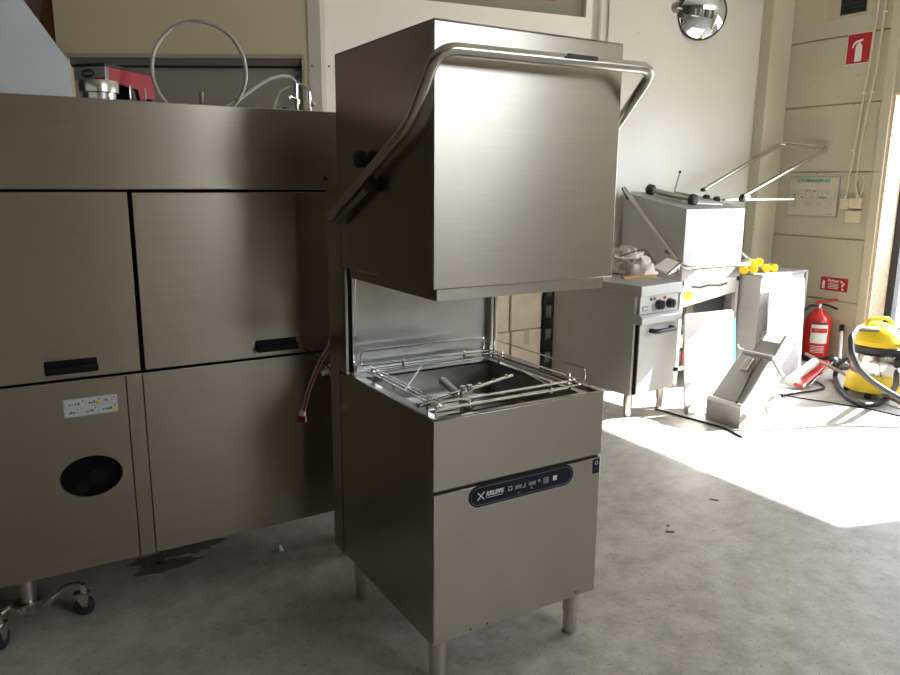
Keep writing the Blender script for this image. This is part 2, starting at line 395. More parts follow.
g.prism([(x, -u, v) for u, v in [(-.006, .158), (.006, .158), (.006, .168), (.032, .178), (.030, .190), (.0, .186), (-.03, .18), (-.052, .155), (-.058, .13), (-.048, .13), (-.040, .150), (-.02, .166), (-.006, .168)]], (.002, 0, 0))
g.build('pictogram', WHITEINK, t, smooth=False)
lettering('Presto', .007, (-.0075, -.075, .012), RY, RZ, WHITEINK, t)
# ventilation louvre
a, b = P(842, -14, 0, XW), P(867, 11, 0, XW)
t = thing('wall_vent', 'small dark louvred vent set in a tan recess high on the panel wall', 'vent', (XW, a.y, b.z))
hh = a.z-b.z; ww = a.y-b.y
MB().box(-.012, 0, -ww-.01, .10, -.02, hh+.01).build('surround', FRAMEP, t)
MB().box(-.014, -.006, -ww, -.02, 0, hh).build('opening', BLACKM, t)
sl = MB()
for k in range(7): sl.box(-.024, -.012, -ww+.03, -.025, .008+k*hh/7, .016+k*hh/7)
sl.build('louvre', HOSE_DARK, t)
# evacuation plan
a = P(791, 177, 0, XW); b = P(841, 218, 0, XW)
ey0, ey1, ez1, ez0 = 2.575, 2.10, 1.565, 1.225
t = thing('evacuation_plan', 'framed cream evacuation plan poster with green heading on the panel wall', 'poster', (XW, ey0, ez0))
ew, eh = ey0-ey1, ez1-ez0
MB().box(-.012, 0, -ew, 0, 0, eh).build('frame', S_BARD, t, bevel=.002)
MB().box(-.014, -.011, -ew+.008, -.008, .008, eh-.008).build('sheet', PAPER, t, smooth=False)
lettering('UTRYMNINGSPLAN', .030, (-.0142, -.085, eh-.048), RY, RZ, TEALINK, t, bold=.04, width=.30)
g = MB(); xx = -.0150
def bar(u0, u1, v0, v1): g.box(xx, xx+.0012, -u1, -u0, v0, v1)
for v in (.155, .225): bar(.03, ew-.03, v, v+.002)
for u in (.03, .10, .17, .23, .29, .33, .37, ew-.032): bar(u, u+.002, .155, .225)
bar(.04, .16, .195, .198); bar(.05, .08, .17, .19); bar(.13, .16, .16, .17); bar(.30, .37, .16, .17); bar(.18, .22, .215, .222); bar(.35, .40, .20, .203)
for k in range(6): bar(.035, .10, .13-k*.011, .1325-k*.011)
for k in range(5): bar(.17, .235, .125-k*.009, .127-k*.009)
for k in range(4): bar(.28+.01*k/4, .33, .12-k*.010, .122-k*.010)
bar(.40, .415, .115, .122); bar(.03, .06, .29, .293); bar(.03, .05, .28, .283)
g.build('floor_plan', GREYINK, t, smooth=False)
g = MB(); g.box(xx-.0004, xx, -.262, -.25, .208, .222); g.build('red_mark', REDINK, t, smooth=False); g = MB(); bar(ew-.085, ew-.04, .022, .028); g.build('red_mark', REDINK, t, smooth=False)
# junction boxes and cables
t = thing('junction_boxes', 'cluster of three cream electrical junction boxes on the wall beside the plan', 'electrical box', (XW, 2.0, 1.22))
MB().box(-.05, 0, -.02, .055, .075, .165).build('box', CREAM, t, bevel=.006)
MB().box(-.055, 0, -.115, -.026, .085, .175).build('box', CREAM, t, bevel=.006)
MB().box(-.055, 0, -.115, .0, -.03, .068).build('box', CREAM, t, bevel=.006)
g = MB()
g.cyl((-.03, .03, .165), (-.03, .03, .185), .012).build('gland', WHITE, t); MB().cyl((-.03, -.07, .175), (-.03, -.07, .195), .012).build('gland', WHITE, t)
g = MB(); g.tube([(-.02, .03, .18), (-.014, .01, .5), (-.014, -.035, 1.2), (-.014, -.08, 2.37)], .008)
o = g.build('cable', CREAM, t)
g = MB(); g.tube([(-.02, -.07, .19), (-.014, -.035, .28), (-.014, -.04, .6), (-.014, -.10, 1.2), (-.014, -.13, 2.37)], .008).build('cable', CREAM, t)
g = MB(); g.tube(rounded([(-.02, -.09, .175), (-.02, -.12, .3), (-.02, -.07, .38), (-.02, -.04, .3), (-.02, -.05, .2)], .06), .004).build('loose_wire', CREAM, t)
for yy, zz in ((-.025, 1.0), (-.06, 1.8), (.02, .55), (-.09, 1.0), (-.115, 1.6)): MB().box(-.024, 0, yy-.012, yy+.012, zz, zz+.012).build('cable_clip', WHITE, t)
# small powder-extinguisher sign
t = thing('extinguisher_label_sign', 'small wide red notice with white text above the fire extinguisher', 'sign', (XW, 2.18, .60))
MB().box(-.004, 0, -.245, 0, 0, .115).build('board', SIGNRED, t, smooth=False)
lettering('Pulver', .028, (-.0045, -.068, .075), RY, RZ, WHITEINK, t, bold=.03)
g = MB(); x = -.0055
g.prism([(x, -.030-u, .012+v) for u, v in [(-.012, 0), (.012, 0), (.012, .06), (.005, .072), (-.005, .072), (-.012, .06)]], (.0015, 0, 0))
for k in range(4): g.box(x, x+.0015, -.165, -.070, .058-k*.013, .0635-k*.013)
for yy, zz in ((-.19, .085), (-.21, .068), (-.2, .05), (-.205, .02)): g.cyl((x, yy, zz), (x+.0015, yy, zz), .010, n=12)
g.build('pictogram', WHITEINK, t, smooth=False)

# convex mirror
mc = P(702, 14, 1, 2.70)
t = thing('convex_mirror', 'round convex safety mirror with black rim on the far white wall', 'mirror', mc)
ax = Vector((-.50, -.82, -.22)).normalized()
x_, y_ = ortho(ax)
g = MB(); g.lathe([(0, .175), (.2, .196), (.55, .198), (.8, .195), (.8, .186)], -ax*.02, ax*.02, n=48); g.build('rim', BLACK, t)
g = MB(); R_ = .45; prof = []
for k in range(13):
    a = k/12*math.asin(.19/R_); prof.append(((R_*math.cos(a)-R_*math.cos(math.asin(.19/R_))), R_*math.sin(a)))
prof = prof[::-1]
Lm = prof[-1][0]
g.lathe([(h/Lm, r) for h, r in prof], ax*.008, ax*(.008+Lm), n=48); g.build('mirror_face', MIRROR, t)
g = MB(); q = Vector((-.20, .085, .04))
g.tube(rounded([-ax*.015, -ax*.05, q], .03), .012).cyl(q, q+Vector((0, .016, 0)), .04); g.build('bracket', S_BARD, t)

# ------------------------------------------------------------ the hood dishwasher (main subject)
W = .62; ZB = .157; ZR = .85
D = thing('hood_dishwasher', 'tall stainless pass-through dishwasher with raised hood in the middle of the floor', 'dishwasher')
# body
g = MB()
g.box(0, W, 0, .012, .642, ZR)          # upper front panel
g.box(0, .012, .012, .66, ZB+.004, ZR); g.box(W-.012, W, .012, .66, ZB+.004, ZR)
g.box(0, W, .65, .66, ZB, ZR)
g.box(.012, W-.012, .02, .65, ZB+.004, ZB+.02)
g.build('body', S_MAIN, D, bevel=.002)
MB().box(.001, W-.001, 0.0, .014, ZB+.006, .632).build('service_panel', S_MAIN, D, bevel=.0025)
MB().box(.004, W-.004, .010, .016, .630, .645).build('seam', BLACKM, D)
for xx in (.13, .19, .54): MB().cyl((xx, -.001, ZB+.02), (xx, .002, ZB+.02), .003, n=10).build('bottom_screw', INK, D)
# tub
zt = .838
g = MB()
ix0, ix1, iy0, iy1, zf = .055, .565, .06, .56, .735
g.box(.012, ix0, .012, .65, zt-.006, zt); g.box(ix1, W-.012, .012, .65, zt-.006, zt)
g.box(ix0, ix1, .012, iy0, zt-.006, zt); g.box(ix0, ix1, iy1, .65, zt-.006, zt)
g.box(ix0-.004, ix0, iy0, iy1, zf, zt); g.box(ix1, ix1+.004, iy0, iy1, zf, zt)
g.box(ix0, ix1, iy0-.004, iy0, zf, zt); g.box(ix0, ix1, iy1, iy1+.004, zf, zt)
g.box(ix0, ix1, iy0, iy1, zf-.006, zf)
g.build('tub', S_TUB, D, smooth=False)
g = MB().box(.10, .52, .12, .50, zf, zf+.012); g.build('filter_plate', S_BARD, D, bevel=.004)
g = MB()
for k in range(9): g.box(.12, .50, .145+k*.04, .150+k*.04, zf+.012, zf+.0135)
g.build('filter_slots', DARK, D)
MB().cyl((.17, .56, .79), (.17, .548, .79), .014).build('tub_plug', WHITE, D)
# column and back panel
g = MB()
g.box(.0, .046, .655, .744, ZB-.002, 1.482); g.box(W-.03, W, .655, .744, ZB-.002, 1.482)
g.box(.046, W-.03, .665, .744, ZB-.002, ZR); g.box(.0, .012, .60, .66, ZR-.01, 1.482); g.box(W-.012, W, .60, .66, ZR-.01, 1.482)
g.build('rear_column', S_MAIN, D, bevel=.002)
g = MB().box(.04, W-.014, .63, .642, ZR-.01, 1.45); g.build('splash_back', S_TUB, D, smooth=False)
MB().box(.026, .042, .60, .632, ZR, 1.30).build('guide_rail', S_BAR, D, bevel=.002); MB().box(W-.028, W-.016, .60, .632, ZR, 1.30).build('guide_rail', S_BAR, D, bevel=.002)
g = MB().box(.012, .026, .606, .65, ZR, 1.30); g.build('guide_slot', DARK, D)
# hood
HZ0, HZ1, HY = 1.213, 1.88, .63
g = MB()
g.box(-.003, W+.003, -.003, .006, HZ0, HZ1); g.box(-.003, .006, .006, HY, HZ0, HZ1); g.box(W-.006, W+.003, .006, HY, HZ0, HZ1)
g.box(-.003, W+.003, HY-.006, HY+.002, 1.30, HZ1); g.box(-.003, W+.003, -.003, HY+.002, HZ1, HZ1+.004)
hood = g.build('hood', S_MAIN, D, bevel=.002)
g = MB(); g.box(.016, W-.018, .012, .016, HZ0-.034, HZ0+.02); g.box(.016, .020, .016, .60, HZ0-.034, HZ0+.02); g.box(W-.022, W-.018, .016, .60, HZ0-.034, HZ0+.02)
g.build('splash_skirt', S_MAIN, hood)
g = MB(); xl, xr = -.036, .654
pts = [(xl, .607, 1.381), (xl, .062, 1.636), (xl, -.082, 1.801), (xr, -.098, 1.806), (xr, .062, 1.640), (xr, .607, 1.381)]
g.tube(rounded([Vector(p) for p in pts], .055, 8), .0155, n=16); bar_ = g.build('lift_handle', S_BAR, hood)
g = MB(); g.box(.33, .43, -.1145, -.108, 1.806, 1.816); g.build('grip_label', INK, bar_)
g = MB(); g.tube([(xl+.012, .60, 1.362), (xl+.012, .34, 1.478)], .010); g.build('lower_link', S_BARD, hood)
for y, z, r in ((.395, 1.556, .026), (.335, 1.487, .024), (.40, 1.48, .016)):
    g = MB(); g.lathe([(0, r*.5), (.3, r*.5), (.32, r), (.9, r), (1, r*.8)], (-.003, y, z), (-.040, y, z)); g.build('pivot_knob', BLACK, hood)
g = MB(); g.cyl((0, .607, 1.375), (xl-.01, .607, 1.375), .014); g.build('pivot_pin', S_BARD, D)
# hood seam line on the side, cable below pivot
MB().box(-.0038, -.0022, .612, .615, .90, 1.37).build('side_seam', INK, D)
# control panel
cz, ch = .599, .033; cx0, cx1 = .118, .505
def capsule(x0, x1, zc, r, y0, y1, n=16):
    pts = []
    for k in range(n+1): a = PI/2+PI*k/n; pts.append((x0+r+r*math.cos(a), y0, zc+r*math.sin(a)))
    for k in range(n+1): a = -PI/2+PI*k/n; pts.append((x1-r+r*math.cos(a), y0, zc+r*math.sin(a)))
    return MB().prism(pts, (0, y1-y0, 0))
cp = capsule(cx0, cx1, cz, ch, -.0022, .001).build('control_panel', PANELBLK, D)
g = MB(); r = ch-.006
loop = []
for k in range(13): a = PI/2+PI*k/12; loop.append((cx0+ch+r*math.cos(a), -.0024, cz+r*math.sin(a)))
for k in range(13): a = -PI/2+PI*k/12; loop.append((cx1-ch+r*math.cos(a), -.0024, cz+r*math.sin(a)))
g.tube(loop, .0006, n=4, closed=True); g.build('outline', GREYINK, cp)
XR = Vector((1, 0, 0))
lettering('KRUPPS', .0135, (.176, -.0026, cz-.004), XR, RZ, WHITEINK, cp, bold=.05, width=.064, shear=.25)
g = MB(); g.box(.176, .236, -.0030, -.0024, cz-.0100, cz-.0086); x0 = .158
for s1, s2 in ((1, 1), (1, -1), (-1, 1), (-1, -1)):
    a = Vector((x0+s1*.004, -.0027, cz+s2*.004)); b = Vector((x0+s1*.012, -.0027, cz+s2*.012)); g.cyl(a, b, .0022, .0012, n=8)
g.box(x0-.004, x0+.004, -.003, -.0024, cz-.003, cz+.003); g.build('emblem', WHITEINK, cp)
g = MB()
def frame(x, z, s, t=.001):
    global g
    g.box(x, x+s, -.003, -.0022, z, z+t); g.box(x, x+s, -.003, -.0022, z+s-t, z+s); g.box(x, x+t, -.003, -.0022, z, z+s); g.box(x+s-t, x+s, -.003, -.0022, z, z+s)
for fa in ((.256, cz-.005, .013, .0016), (.388, cz-.009, .018, .0012), (.393, cz-.004, .008, .001), (.367, cz, .007, .001)):
    g = MB(); frame(*fa); g.build('button_outline', WHITEINK, cp)
g = MB()
g.box(.309, .317, -.003, -.0022, cz-.006, cz-.0045); g.box(.316, .3175, -.003, -.0022, cz-.006, cz+.008)
g.build('pictogram', WHITEINK, cp)
for bb in ((.280, .305, cz-.005, cz+.006), (.331, .357, cz-.004, cz+.007)): MB().box(bb[0], bb[1], -.003, -.0022, bb[2], bb[3]).build('display', GREYINK, cp)
for bb in ((.289, .300, cz-.019, cz-.017), (.339, .345, cz-.016, cz-.010)): MB().box(bb[0], bb[1], -.003, -.0022, bb[2], bb[3]).build('small_mark', GREYINK, cp)
g = MB(); g.box(.424, .439, -.003, -.0022, cz-.007, cz+.008); g.build('start_button', WHITEINK, cp)
st = MB().box(.588, .614, -.002, 0, .580, .628).build('corner_sticker', PANELBLK, D)
g = MB(); frame(.595, .610, .011, .0012); g.build('sticker_mark', WHITEINK, st)
# feet
for x, y in ((.045, .05), (.565, .05), (.045, .60), (.565, .60)):
    f = MB().lathe([(0, .0215), (.05, .0245), (.1, .0245), (.50, .0245), (.505, .028), (1, .028)], (x, y, 0), (x, y, ZB+.004)).build('foot', S_FOOT, D)
# wire rack guide
g = MB(); wr = .0026; zr = .865
a, b, c_, d_ = .05, .575, .055, .565
for z in (zr, zr+.014):
    e = .0 if z == zr else .012
    g.tube(rounded([(a+e, c_+e, z), (b-e, c_+e, z), (b-e, d_-e, z), (a+e, d_-e, z)], .02, 4, True), wr, n=6, closed=True)
for x in (a+.02, a+.033): g.tube([(x, c_, zr), (x, d_, zr)], wr, n=6)
for x in (b-.03, b-.045): g.tube([(x, c_, zr), (x, d_, zr+.0)], wr, n=6)
g.tube([(a, .535, zr-.006), (b, .535, zr-.006)], wr, n=6)
rack = g.build('rack_guide', CHROME, D)
def loop(pts, name='side_rail'): MB().tube(rounded([Vector(p) for p in pts], .014, 4, True), wr, n=6, closed=True).build(name, CHROME, rack)
loop([(a-.005, d_+.012, zr+.012), (b-.03, d_+.012, zr+.012), (b-.03, d_+.012, zr+.062), (a-.005, d_+.012, zr+.062)])
loop([(b+.010, c_-.0, zr+.008), (b+.010, d_-.0, zr+.008), (b+.010, d_-.0, zr+.050), (b+.010, c_-.0, zr+.050)])
loop([(a-.02, c_-.02, zr+.004), (.50, c_-.025, zr+.004), (.50, c_-.025, zr+.024), (a-.02, c_-.02, zr+.024)], 'front_rail')
for p, q in (((.055, .27, zr), (.27, .545, zr)), ((.52, .33, zr), (.47, .075, zr)), ((.06, .18, zr), (.30, .09, zr))):
    MB().tube([p, q], wr, n=6).build('brace', CHROME, rack)
for x, y in ((a, .12), (a, .50), (b, .12), (b, .50), (.2, d_), (.45, d_), (.15, c_), (.45, c_)):
    MB().tube([(x, y, zr-.012), (x, y, zr+.022)], .0045, n=8).build('rack_clip', CHROME, rack)
for x, y in ((a, .10), (b, .10), (a+.02, .50), (b, .50)): MB().box(x-.014, x+.014, y-.008, y+.008, zt, zr-.002).build('rack_bracket', CHROME, rack)
for x, y in ((.03, .60), (.03, .04), (.59, .60)): MB().cyl((x, y, zt), (x, y, zt+.045), .0035, n=8).cyl((x, y, zt+.045), (x, y, zt+.05), .006, n=8).build('locating_pin', CHROME, rack)
# wash arms
g = MB(); hub = P(466, 396, 2, .862); hub.z = 0
e1 = P(418, 406, 2, .868); e2 = P(512, 376, 2, .868)
g.tube([e1, e2], .0065, n=10)
for t_ in (.1, .3, .62, .78, .93): q = e1.lerp(e2, t_); g.cyl(q, q+Vector((0, 0, .010)), .005, n=8)
arm = g.build('rinse_arm', CHROME, D)
g = MB(); g.cyl(hub+Vector((0, 0, .74)), hub+Vector((0, 0, .835)), .020); g.cyl(hub+Vector((0, 0, .84)), hub+Vector((0, 0, .856)), .024)
g.box(hub.x-.018, hub.x+.018, hub.y-.010, hub.y+.010, .856, .878); g.cyl(hub+Vector((-.012, 0, .87)), hub+Vector((-.012, 0, .895)), .008); g.cyl(hub+Vector((.012, 0, .87)), hub+Vector((.012, 0, .895)), .008)
g.build('arm_hub', S_BAR, D)
g = MB(); q1 = P(443, 381, 2, .835); q2 = P(470, 406, 2, .835); g.tube([q1, q2], .0145, n=14); g.build('wash_arm', S_BARD, D)
g = MB(); g.box(-.02, .02, -.03, .20, -.010, .010, Matrix.Translation((hub.x, hub.y, .785)) @ Matrix.Rotation(.9, 4, 'Z')); g.build('lower_wash_arm', S_BARD, D, bevel=.005)

# ------------------------------------------------------------ the long rack-conveyor machine behind
YA = .9; AX0, AX1 = -2.4, .42; AZ0, AZ1, AZ2, AZ3 = .212, .862, 1.457, 1.734
A = thing('conveyor_dishwasher', 'long stainless dishwasher with two black handled doors along the left', 'dishwasher', (0, YA, 0))
dp = .85
g = MB(); g.box(AX0, AX1, .03, dp, AZ0+.004, AZ2); g.build('body', S_WARM, A)
g = MB(); g.box(AX0, AX1, 0, .03, AZ2+.004, AZ3); fas = g.build('fascia', S_WARM, A, bevel=.003)
MB().cyl((.062, -.004, 1.502), (.062, .002, 1.502), .009).build('bolt', BLACK, fas)
g = MB(); g.box(AX0, AX1, .028, .032, AZ0+.02, AZ2+.02); g.build('panel_gap', DARK, A)
for x0, x1 in ((AX0, -.606), (-.594, AX1)):
    dd = MB().box(x0, x1, 0.004, .026, AZ1+.006, AZ2-.004).build('upper_door', S_WARM, A, bevel=.003)
    hx = -.812 if x1 < 0 and x0 < -1 else -.143
    h = MB(); hz = .905
    h.prism([(hx-.078, .004, hz-.016), (hx-.074, -.030, hz-.012), (hx+.062, -.030, hz-.012), (hx+.078, .004, hz-.016), (hx+.078, .004, hz+.018), (hx+.060, -.030, hz+.006), (hx-.074, -.030, hz+.006), (hx-.078, .004, hz+.018)], (0, 0, 0)) if False else h.box(hx-.076, hx+.076, -.028, .004, hz-.014, hz+.010)
    h.box(hx-.076, hx+.076, -.004, .004, hz-.014, hz+.026)
    h.build('door_handle', HBLACK, dd, bevel=.005)
# lower panels; the left one has an oval opening
hc = P(92, 476, 1, YA); hx, hz = hc.x, hc.z; rx_, rz_ = .094, .070
def holed(x0, x1, z0, z1, cx, cz, rx, rz, y0, y1, n=48):
    g = MB(); per = []; el = []
    for k in range(n):
        a = 2*PI*k/n; dx, dz = math.cos(a), math.sin(a)
        tx = ((x1-cx) if dx > 0 else (cx-x0))/max(abs(dx), 1e-9); tz = ((z1-cz) if dz > 0 else (cz-z0))/max(abs(dz), 1e-9)
        t_ = min(tx, tz); per.append([cx+dx*t_, cz+dz*t_]); el.append((cx+rx*dx, cz+rz*dz))
    for X, Z in ((x0, z0), (x1, z0), (x0, z1), (x1, z1)):
        k = min(range(n), key=lambda i: (per[i][0]-X)**2+(per[i][1]-Z)**2); per[k] = [X, Z]
    V = lambda p, y: g.bm.verts.new((p[0], y, p[1]))
    po = [V(p, y0) for p in per]; pi_ = [V(p, y0) for p in el]; bo = [V(p, y1) for p in per]; bi = [V(p, y1) for p in el]
    for k in range(n):
        j = (k+1) % n
        g.bm.faces.new((po[k], po[j], pi_[j], pi_[k])); g.bm.faces.new((bo[k], bi[k], bi[j], bo[j]))
        g.bm.faces.new((pi_[k], pi_[j], bi[j], bi[k])); g.bm.faces.new((po[k], bo[k], bo[j], po[j]))
    return g
lp = holed(AX0, -.658, AZ0, AZ1-.004, hx, hz, rx_, rz_, 0, .024).build('lower_panel', S_WARM, A, smooth=False)
MB().box(-.654, -.606, 0, .024, AZ0, AZ1-.004).build('post_panel', S_WARM, A)
MB().box(-.602, AX1, 0, .024, AZ0, AZ1-.004).build('lower_panel', S_WARM, A)
MB().box(AX0, AX1, -.004, .02, AZ1-.004, AZ1).build('drip_edge', S_MAIN, A)
g = MB(); g.box(hx-rx_-.02, hx+rx_+.02, .0255, .0285, hz-rz_-.02, hz+rz_+.02); g.build('hole_backing', DARK, A)
g = MB(); g.lathe([(0, .030), (1, .028)], (hx+.02, .027, hz-.01), (hx+.02, .020, hz-.01)).build('hose_connector', HBLACK, A)
g = MB(); g.lathe([(0, .020), (1, .020)], (hx-.03, .027, hz-.045), (hx-.03, .020, hz-.045)); g.build('hose_connector', HBLACK, A)
sx0, sx1, sz0, sz1 = -.846, -.686, .742, .802
sk = MB().box(sx0, sx1, -.002, 0, sz0, sz1).build('instruction_sticker', mat('sticker_white', (.55, .60, .62), .5), A, smooth=False)
g = MB(); sw = (sx1-sx0)
cells = [(0.04, .40, 1), (.42, .70, 1), (.72, .98, 1), (.03, .30, 0), (.33, .62, 0), (.65, .98, 0)]
for a, b, row in cells: z = sz0+.004+row*.028; g.box(sx0+a*sw, sx0+b*sw, -.0026, -.0018, z, z+.024)
g.build('cell', mat('sticker_cell', (.68, .70, .70), .5), sk, smooth=False)
g = MB()
for a, b, row in cells:
    z = sz0+.010+row*.028; x = sx0+(a+(b-a)*.15)*sw; e = sx0+(a+(b-a)*.75)*sw
    for k in range(4): xx = x+(e-x)*k/4; g.box(xx, xx+(e-x)*.17, -.0032, -.0024, z+random.uniform(0, .004), z+.004+random.uniform(.0, .007))
    g.box(sx0+(b-.06)*sw, sx0+(b-.035)*sw, -.0032, -.0024, z+.011, z+.015)
g.build('pictogram', INK, sk, smooth=False)
MB().box(sx0+.60*sw, sx0+.67*sw, -.0032, -.0024, sz0+.034, sz0+.044).build('yellow_mark', YELLOWP, sk, smooth=False)
MB().box(sx0+.88*sw, sx0+.95*sw, -.0032, -.0024, sz0+.006, sz0+.016).build('yellow_mark', YELLOWP, sk, smooth=False)
# deck behind the fascia is the body top at AZ2
# feet with swivel castor brackets
def castor_foot(x, y, full=True):
    f = MB().lathe([(0, .030), (.1, .032), (.12, .026), (1, .026)], (x, y, .040), (x, y, AZ0+.01)).build('foot', S_FOOT, A)
    MB().lathe([(0, .040), (1, .044)], (x, y, .05), (x, y, .082)).build('collar', S_BARD, f)
    for sx, sy in (((.165), (-.045)), (-.085, -.125)):
        ca = Vector((x+sx, y+sy, .034))
        m_ = Vector((x+sx*.3, y+sy*.3, .055)); n_ = Vector((x+sx*.70, y+sy*.70, .116)); t_ = Vector((x+sx*.97, y+sy*.97, .118))
        d_ = Vector((sx, sy, 0)).normalized(); nrm = Vector((-d_.y, d_.x, 0))
        ar = MB().tube(rounded([m_, n_, t_], .015), .010, n=8).build('castor_arm', CHROME, f)
        k = MB(); k.prism([ca+nrm*.014+d_*-.03+Vector((0, 0, .05)), ca+nrm*.014+d_*.02+Vector((0, 0, .05)), ca+nrm*.014+d_*.012+Vector((0, 0, .0)), ca+nrm*.014-d_*.004+Vector((0, 0, .0))], -nrm*.004)
        k.prism([ca-nrm*.014+d_*-.03+Vector((0, 0, .05)), ca-nrm*.014+d_*.02+Vector((0, 0, .05)), ca-nrm*.014+d_*.012, ca-nrm*.014-d_*.004], nrm*.004)
        k.box(-.03, .02, -.014, .014, .046, .052, Matrix.Translation(ca-Vector((0, 0, 0))) @ Matrix(((d_.x, nrm.x, 0, 0), (d_.y, nrm.y, 0, 0), (0, 0, 1, 0), (0, 0, 0, 1))))
        k.cyl(ca+Vector((0, 0, .05)), ca+Vector((0, 0, .082)), .012)
        k.build('castor_fork', S_BAR, f)
        MB().lathe([(0, .028), (.15, .034), (.85, .034), (1, .028)], ca-nrm*.010, ca+nrm*.010).build('castor_wheel', RUBBER, f)
castor_foot(-1.005, .13)
castor_foot(.30, .15); castor_foot(-2.2, .15); castor_foot(.30, dp-.1); castor_foot(-1.0, dp-.08); castor_foot(-2.2, dp-.1)

# ------------------------------------------------------------ on top of the long machine
# galvanised guard
q0 = P(0, 91, 1, .94); q1 = P(72, 93, 1, .94); q2 = P(70, 63, 1, .94); q3 = P(-21, -60, 1, .94)
zb_ = AZ3+.001
g = MB(); poly = [(-2.2, .94, zb_), (q1.x, .94, zb_), (q2.x, .94, q2.z), (q3.x, .94, q3.z), (-2.2, .94, q3.z)]
g.prism(poly, (0, .012, 0)); lip = [(q1.x-.012, .952, zb_), (q1.x, .952, zb_), (q2.x, .952, q2.z), (q2.x-.012, .952, q2.z)]
g.prism(lip, (0, .3, 0))
tag(g.build('guard_panel', GALV, smooth=False), 'slanted dull grey-blue sheet metal guard standing on the long machine at far left', 'metal guard')
# espresso machine
DZ = AZ2+.001
ex, ey = -.683, 1.36
E = thing('espresso_machine', 'small red and black espresso machine behind the long dishwasher', 'coffee machine', (ex, ey, DZ), -.80)
ht = 1.890-DZ; cw, cl = .125, .27
g = MB(); g.box(0, cw, 0, cl, 0, .05); g.build('base', BLACK, E)
g = MB(); g.box(.01, cw-.01, .15, cl, .05, ht-.05); g.build('body', BLACK, E)
g = MB(); g.box(0, cw, 0, cl, ht-.012, ht); g.build('lid', BLACK, E, bevel=.003)
hd = MB().box(0, cw, 0, .02, ht-.058, ht-.012).build('front_panel', S_DULL, E)
g = MB()
pts = [(.055+.027*math.cos(2*PI*k/24), -.0015, ht-.034+.0145*math.sin(2*PI*k/24)) for k in range(24)]
bd = MB().prism(pts, (0, .002, 0)).build('badge', BLACK, hd)
lettering('QUEEN', .010, (.034, -.0018, ht-.039), XR, RZ, GREYINK, bd, bold=.04, width=.042)
MB().box(.082, cw-.002, -.001, .002, ht-.056, ht-.049).build('red_stripe', SIGNRED, hd)
g = MB(); g.prism([(cw, 0, ht-.012), (cw, cl, ht-.012), (cw, cl, ht-.16), (cw, .20, ht-.15), (cw, .17, ht-.07), (cw, .01, ht-.058)], (-.006, 0, 0)); g.build('side_panel', COFRED, E)
for x, y in ((.012, .012), (cw-.006, .045), (cw-.002, .13), (cw-.002, .215)): MB().cyl((x, y, .05), (x, y, ht-.06), .004, n=8).build('post', CHROME, E)
g = MB(); g.lathe([(0, .05), (.45, .05), (.46, .055), (.7, .057), (.72, .066), (.9, .067), (1, .064)], (.085, .012, ht-.20), (.085, .012, ht-.060)); g.build('boiler', S_BAR, E)
g = MB(); g.cyl((.02, .05, ht-.12), (.02, .05, ht-.06), .014); g.cyl((.045, .05, ht-.13), (.045, .05, ht-.06), .010); g.build('steam_valve', BLACK, E)
g = MB(); g.cyl((cw+.012, .225, ht-.10), (cw+.012, .225, ht-.14), .012); g.cyl((cw+.012, .225, ht-.14), (cw+.005, .215, ht-.20), .006); g.build('portafilter', BLACK, E)
# hose ring (flexible steel)
hc = P(199, 71, 1, 1.25); hr = .172
t = thing('flexible_shower_hose', 'corrugated steel hose looped into a large upright ring above the long dishwasher', 'hose', (hc.x, 1.25, DZ))
Hz = hc.z-DZ; pts = []
e_r = Vector((.857, -.515, 0))
start = 250
pts.append(Vector((.06, .0, .012)))
for k in range(0, 41):
    a = math.radians(-65+k*(310/40)); pts.append(e_r*(hr*math.cos(a))+Vector((0, 0, Hz+hr*1.0*math.sin(a))))
pts.append(Vector((-.02, 0, .012)))
pts = [pts[0]]+[Vector((.1, -.03, Hz*.35))]+pts[1:-1]+[Vector((-.08, .03, Hz*.35))]+[pts[-1]]
g = MB(); g.tube(pts, .0075, n=10); 
g.build('hose', mat('steel_braid', (.66, .64, .6), .3, 1, bump=.9, bscale=260), t)
MB().cyl((-.02, 0, .0), (-.02, 0, .02), .014).cyl((.06, 0, 0), (.06, 0, .02), .014).build('end_fitting', S_BAR, t)
# pre-rinse hose and taps
tp = P(296, 97, 1, 1.30)
t = thing('pre_rinse_tap', 'chrome pre-rinse tap with lever handle and white curved hose behind the long machine', 'tap', (tp.x, 1.30, DZ))
L_ = lambda px, py: P(px, py, 1, 1.30)-Vector((tp.x, 1.30, DZ))
a = L_(296, 85)
g = MB(); g.cyl((a.x, 0, 0), a, .008); g.cyl(a-Vector((0, 0, .03)), a+Vector((0, 0, .004)), .0105); b = L_(297, 104); g.cyl(b, b+Vector((0, 0, .018)), .013); g.build('stem', CHROME, t)
g = MB(); q = L_(291, 97); g.cyl(L_(296, 99), q, .006); g.lathe([(0, .006), (1, .012)], q+Vector((.004, 0, .004)), q-Vector((.012, 0, .004))); g.build('lever', CHROME, t)
g = MB(); g.tube([L_(218, 112), L_(228, 106), L_(240, 99), L_(252, 90), L_(262, 83), L_(272, 78), L_(282, 76), L_(290, 77), L_(295, 81), L_(296, 86)], .0062); g.build('white_hose', mat('pale_grey_hose', (.62, .64, .65), .35), t)
t = thing('pillar_tap', 'small chrome pillar tap with downturned spout to the right of the curved hose', 'tap', (tp.x+.06, 1.30, DZ))
L_ = lambda px, py: P(px, py, 1, 1.30)-Vector((tp.x+.06, 1.30, DZ))
g = MB(); b = L_(309, 92); g.cyl((b.x, 0, 0), b, .008); g.cyl(b, b-Vector((0, 0, .03)), .011); g.build('stem', CHROME, t)
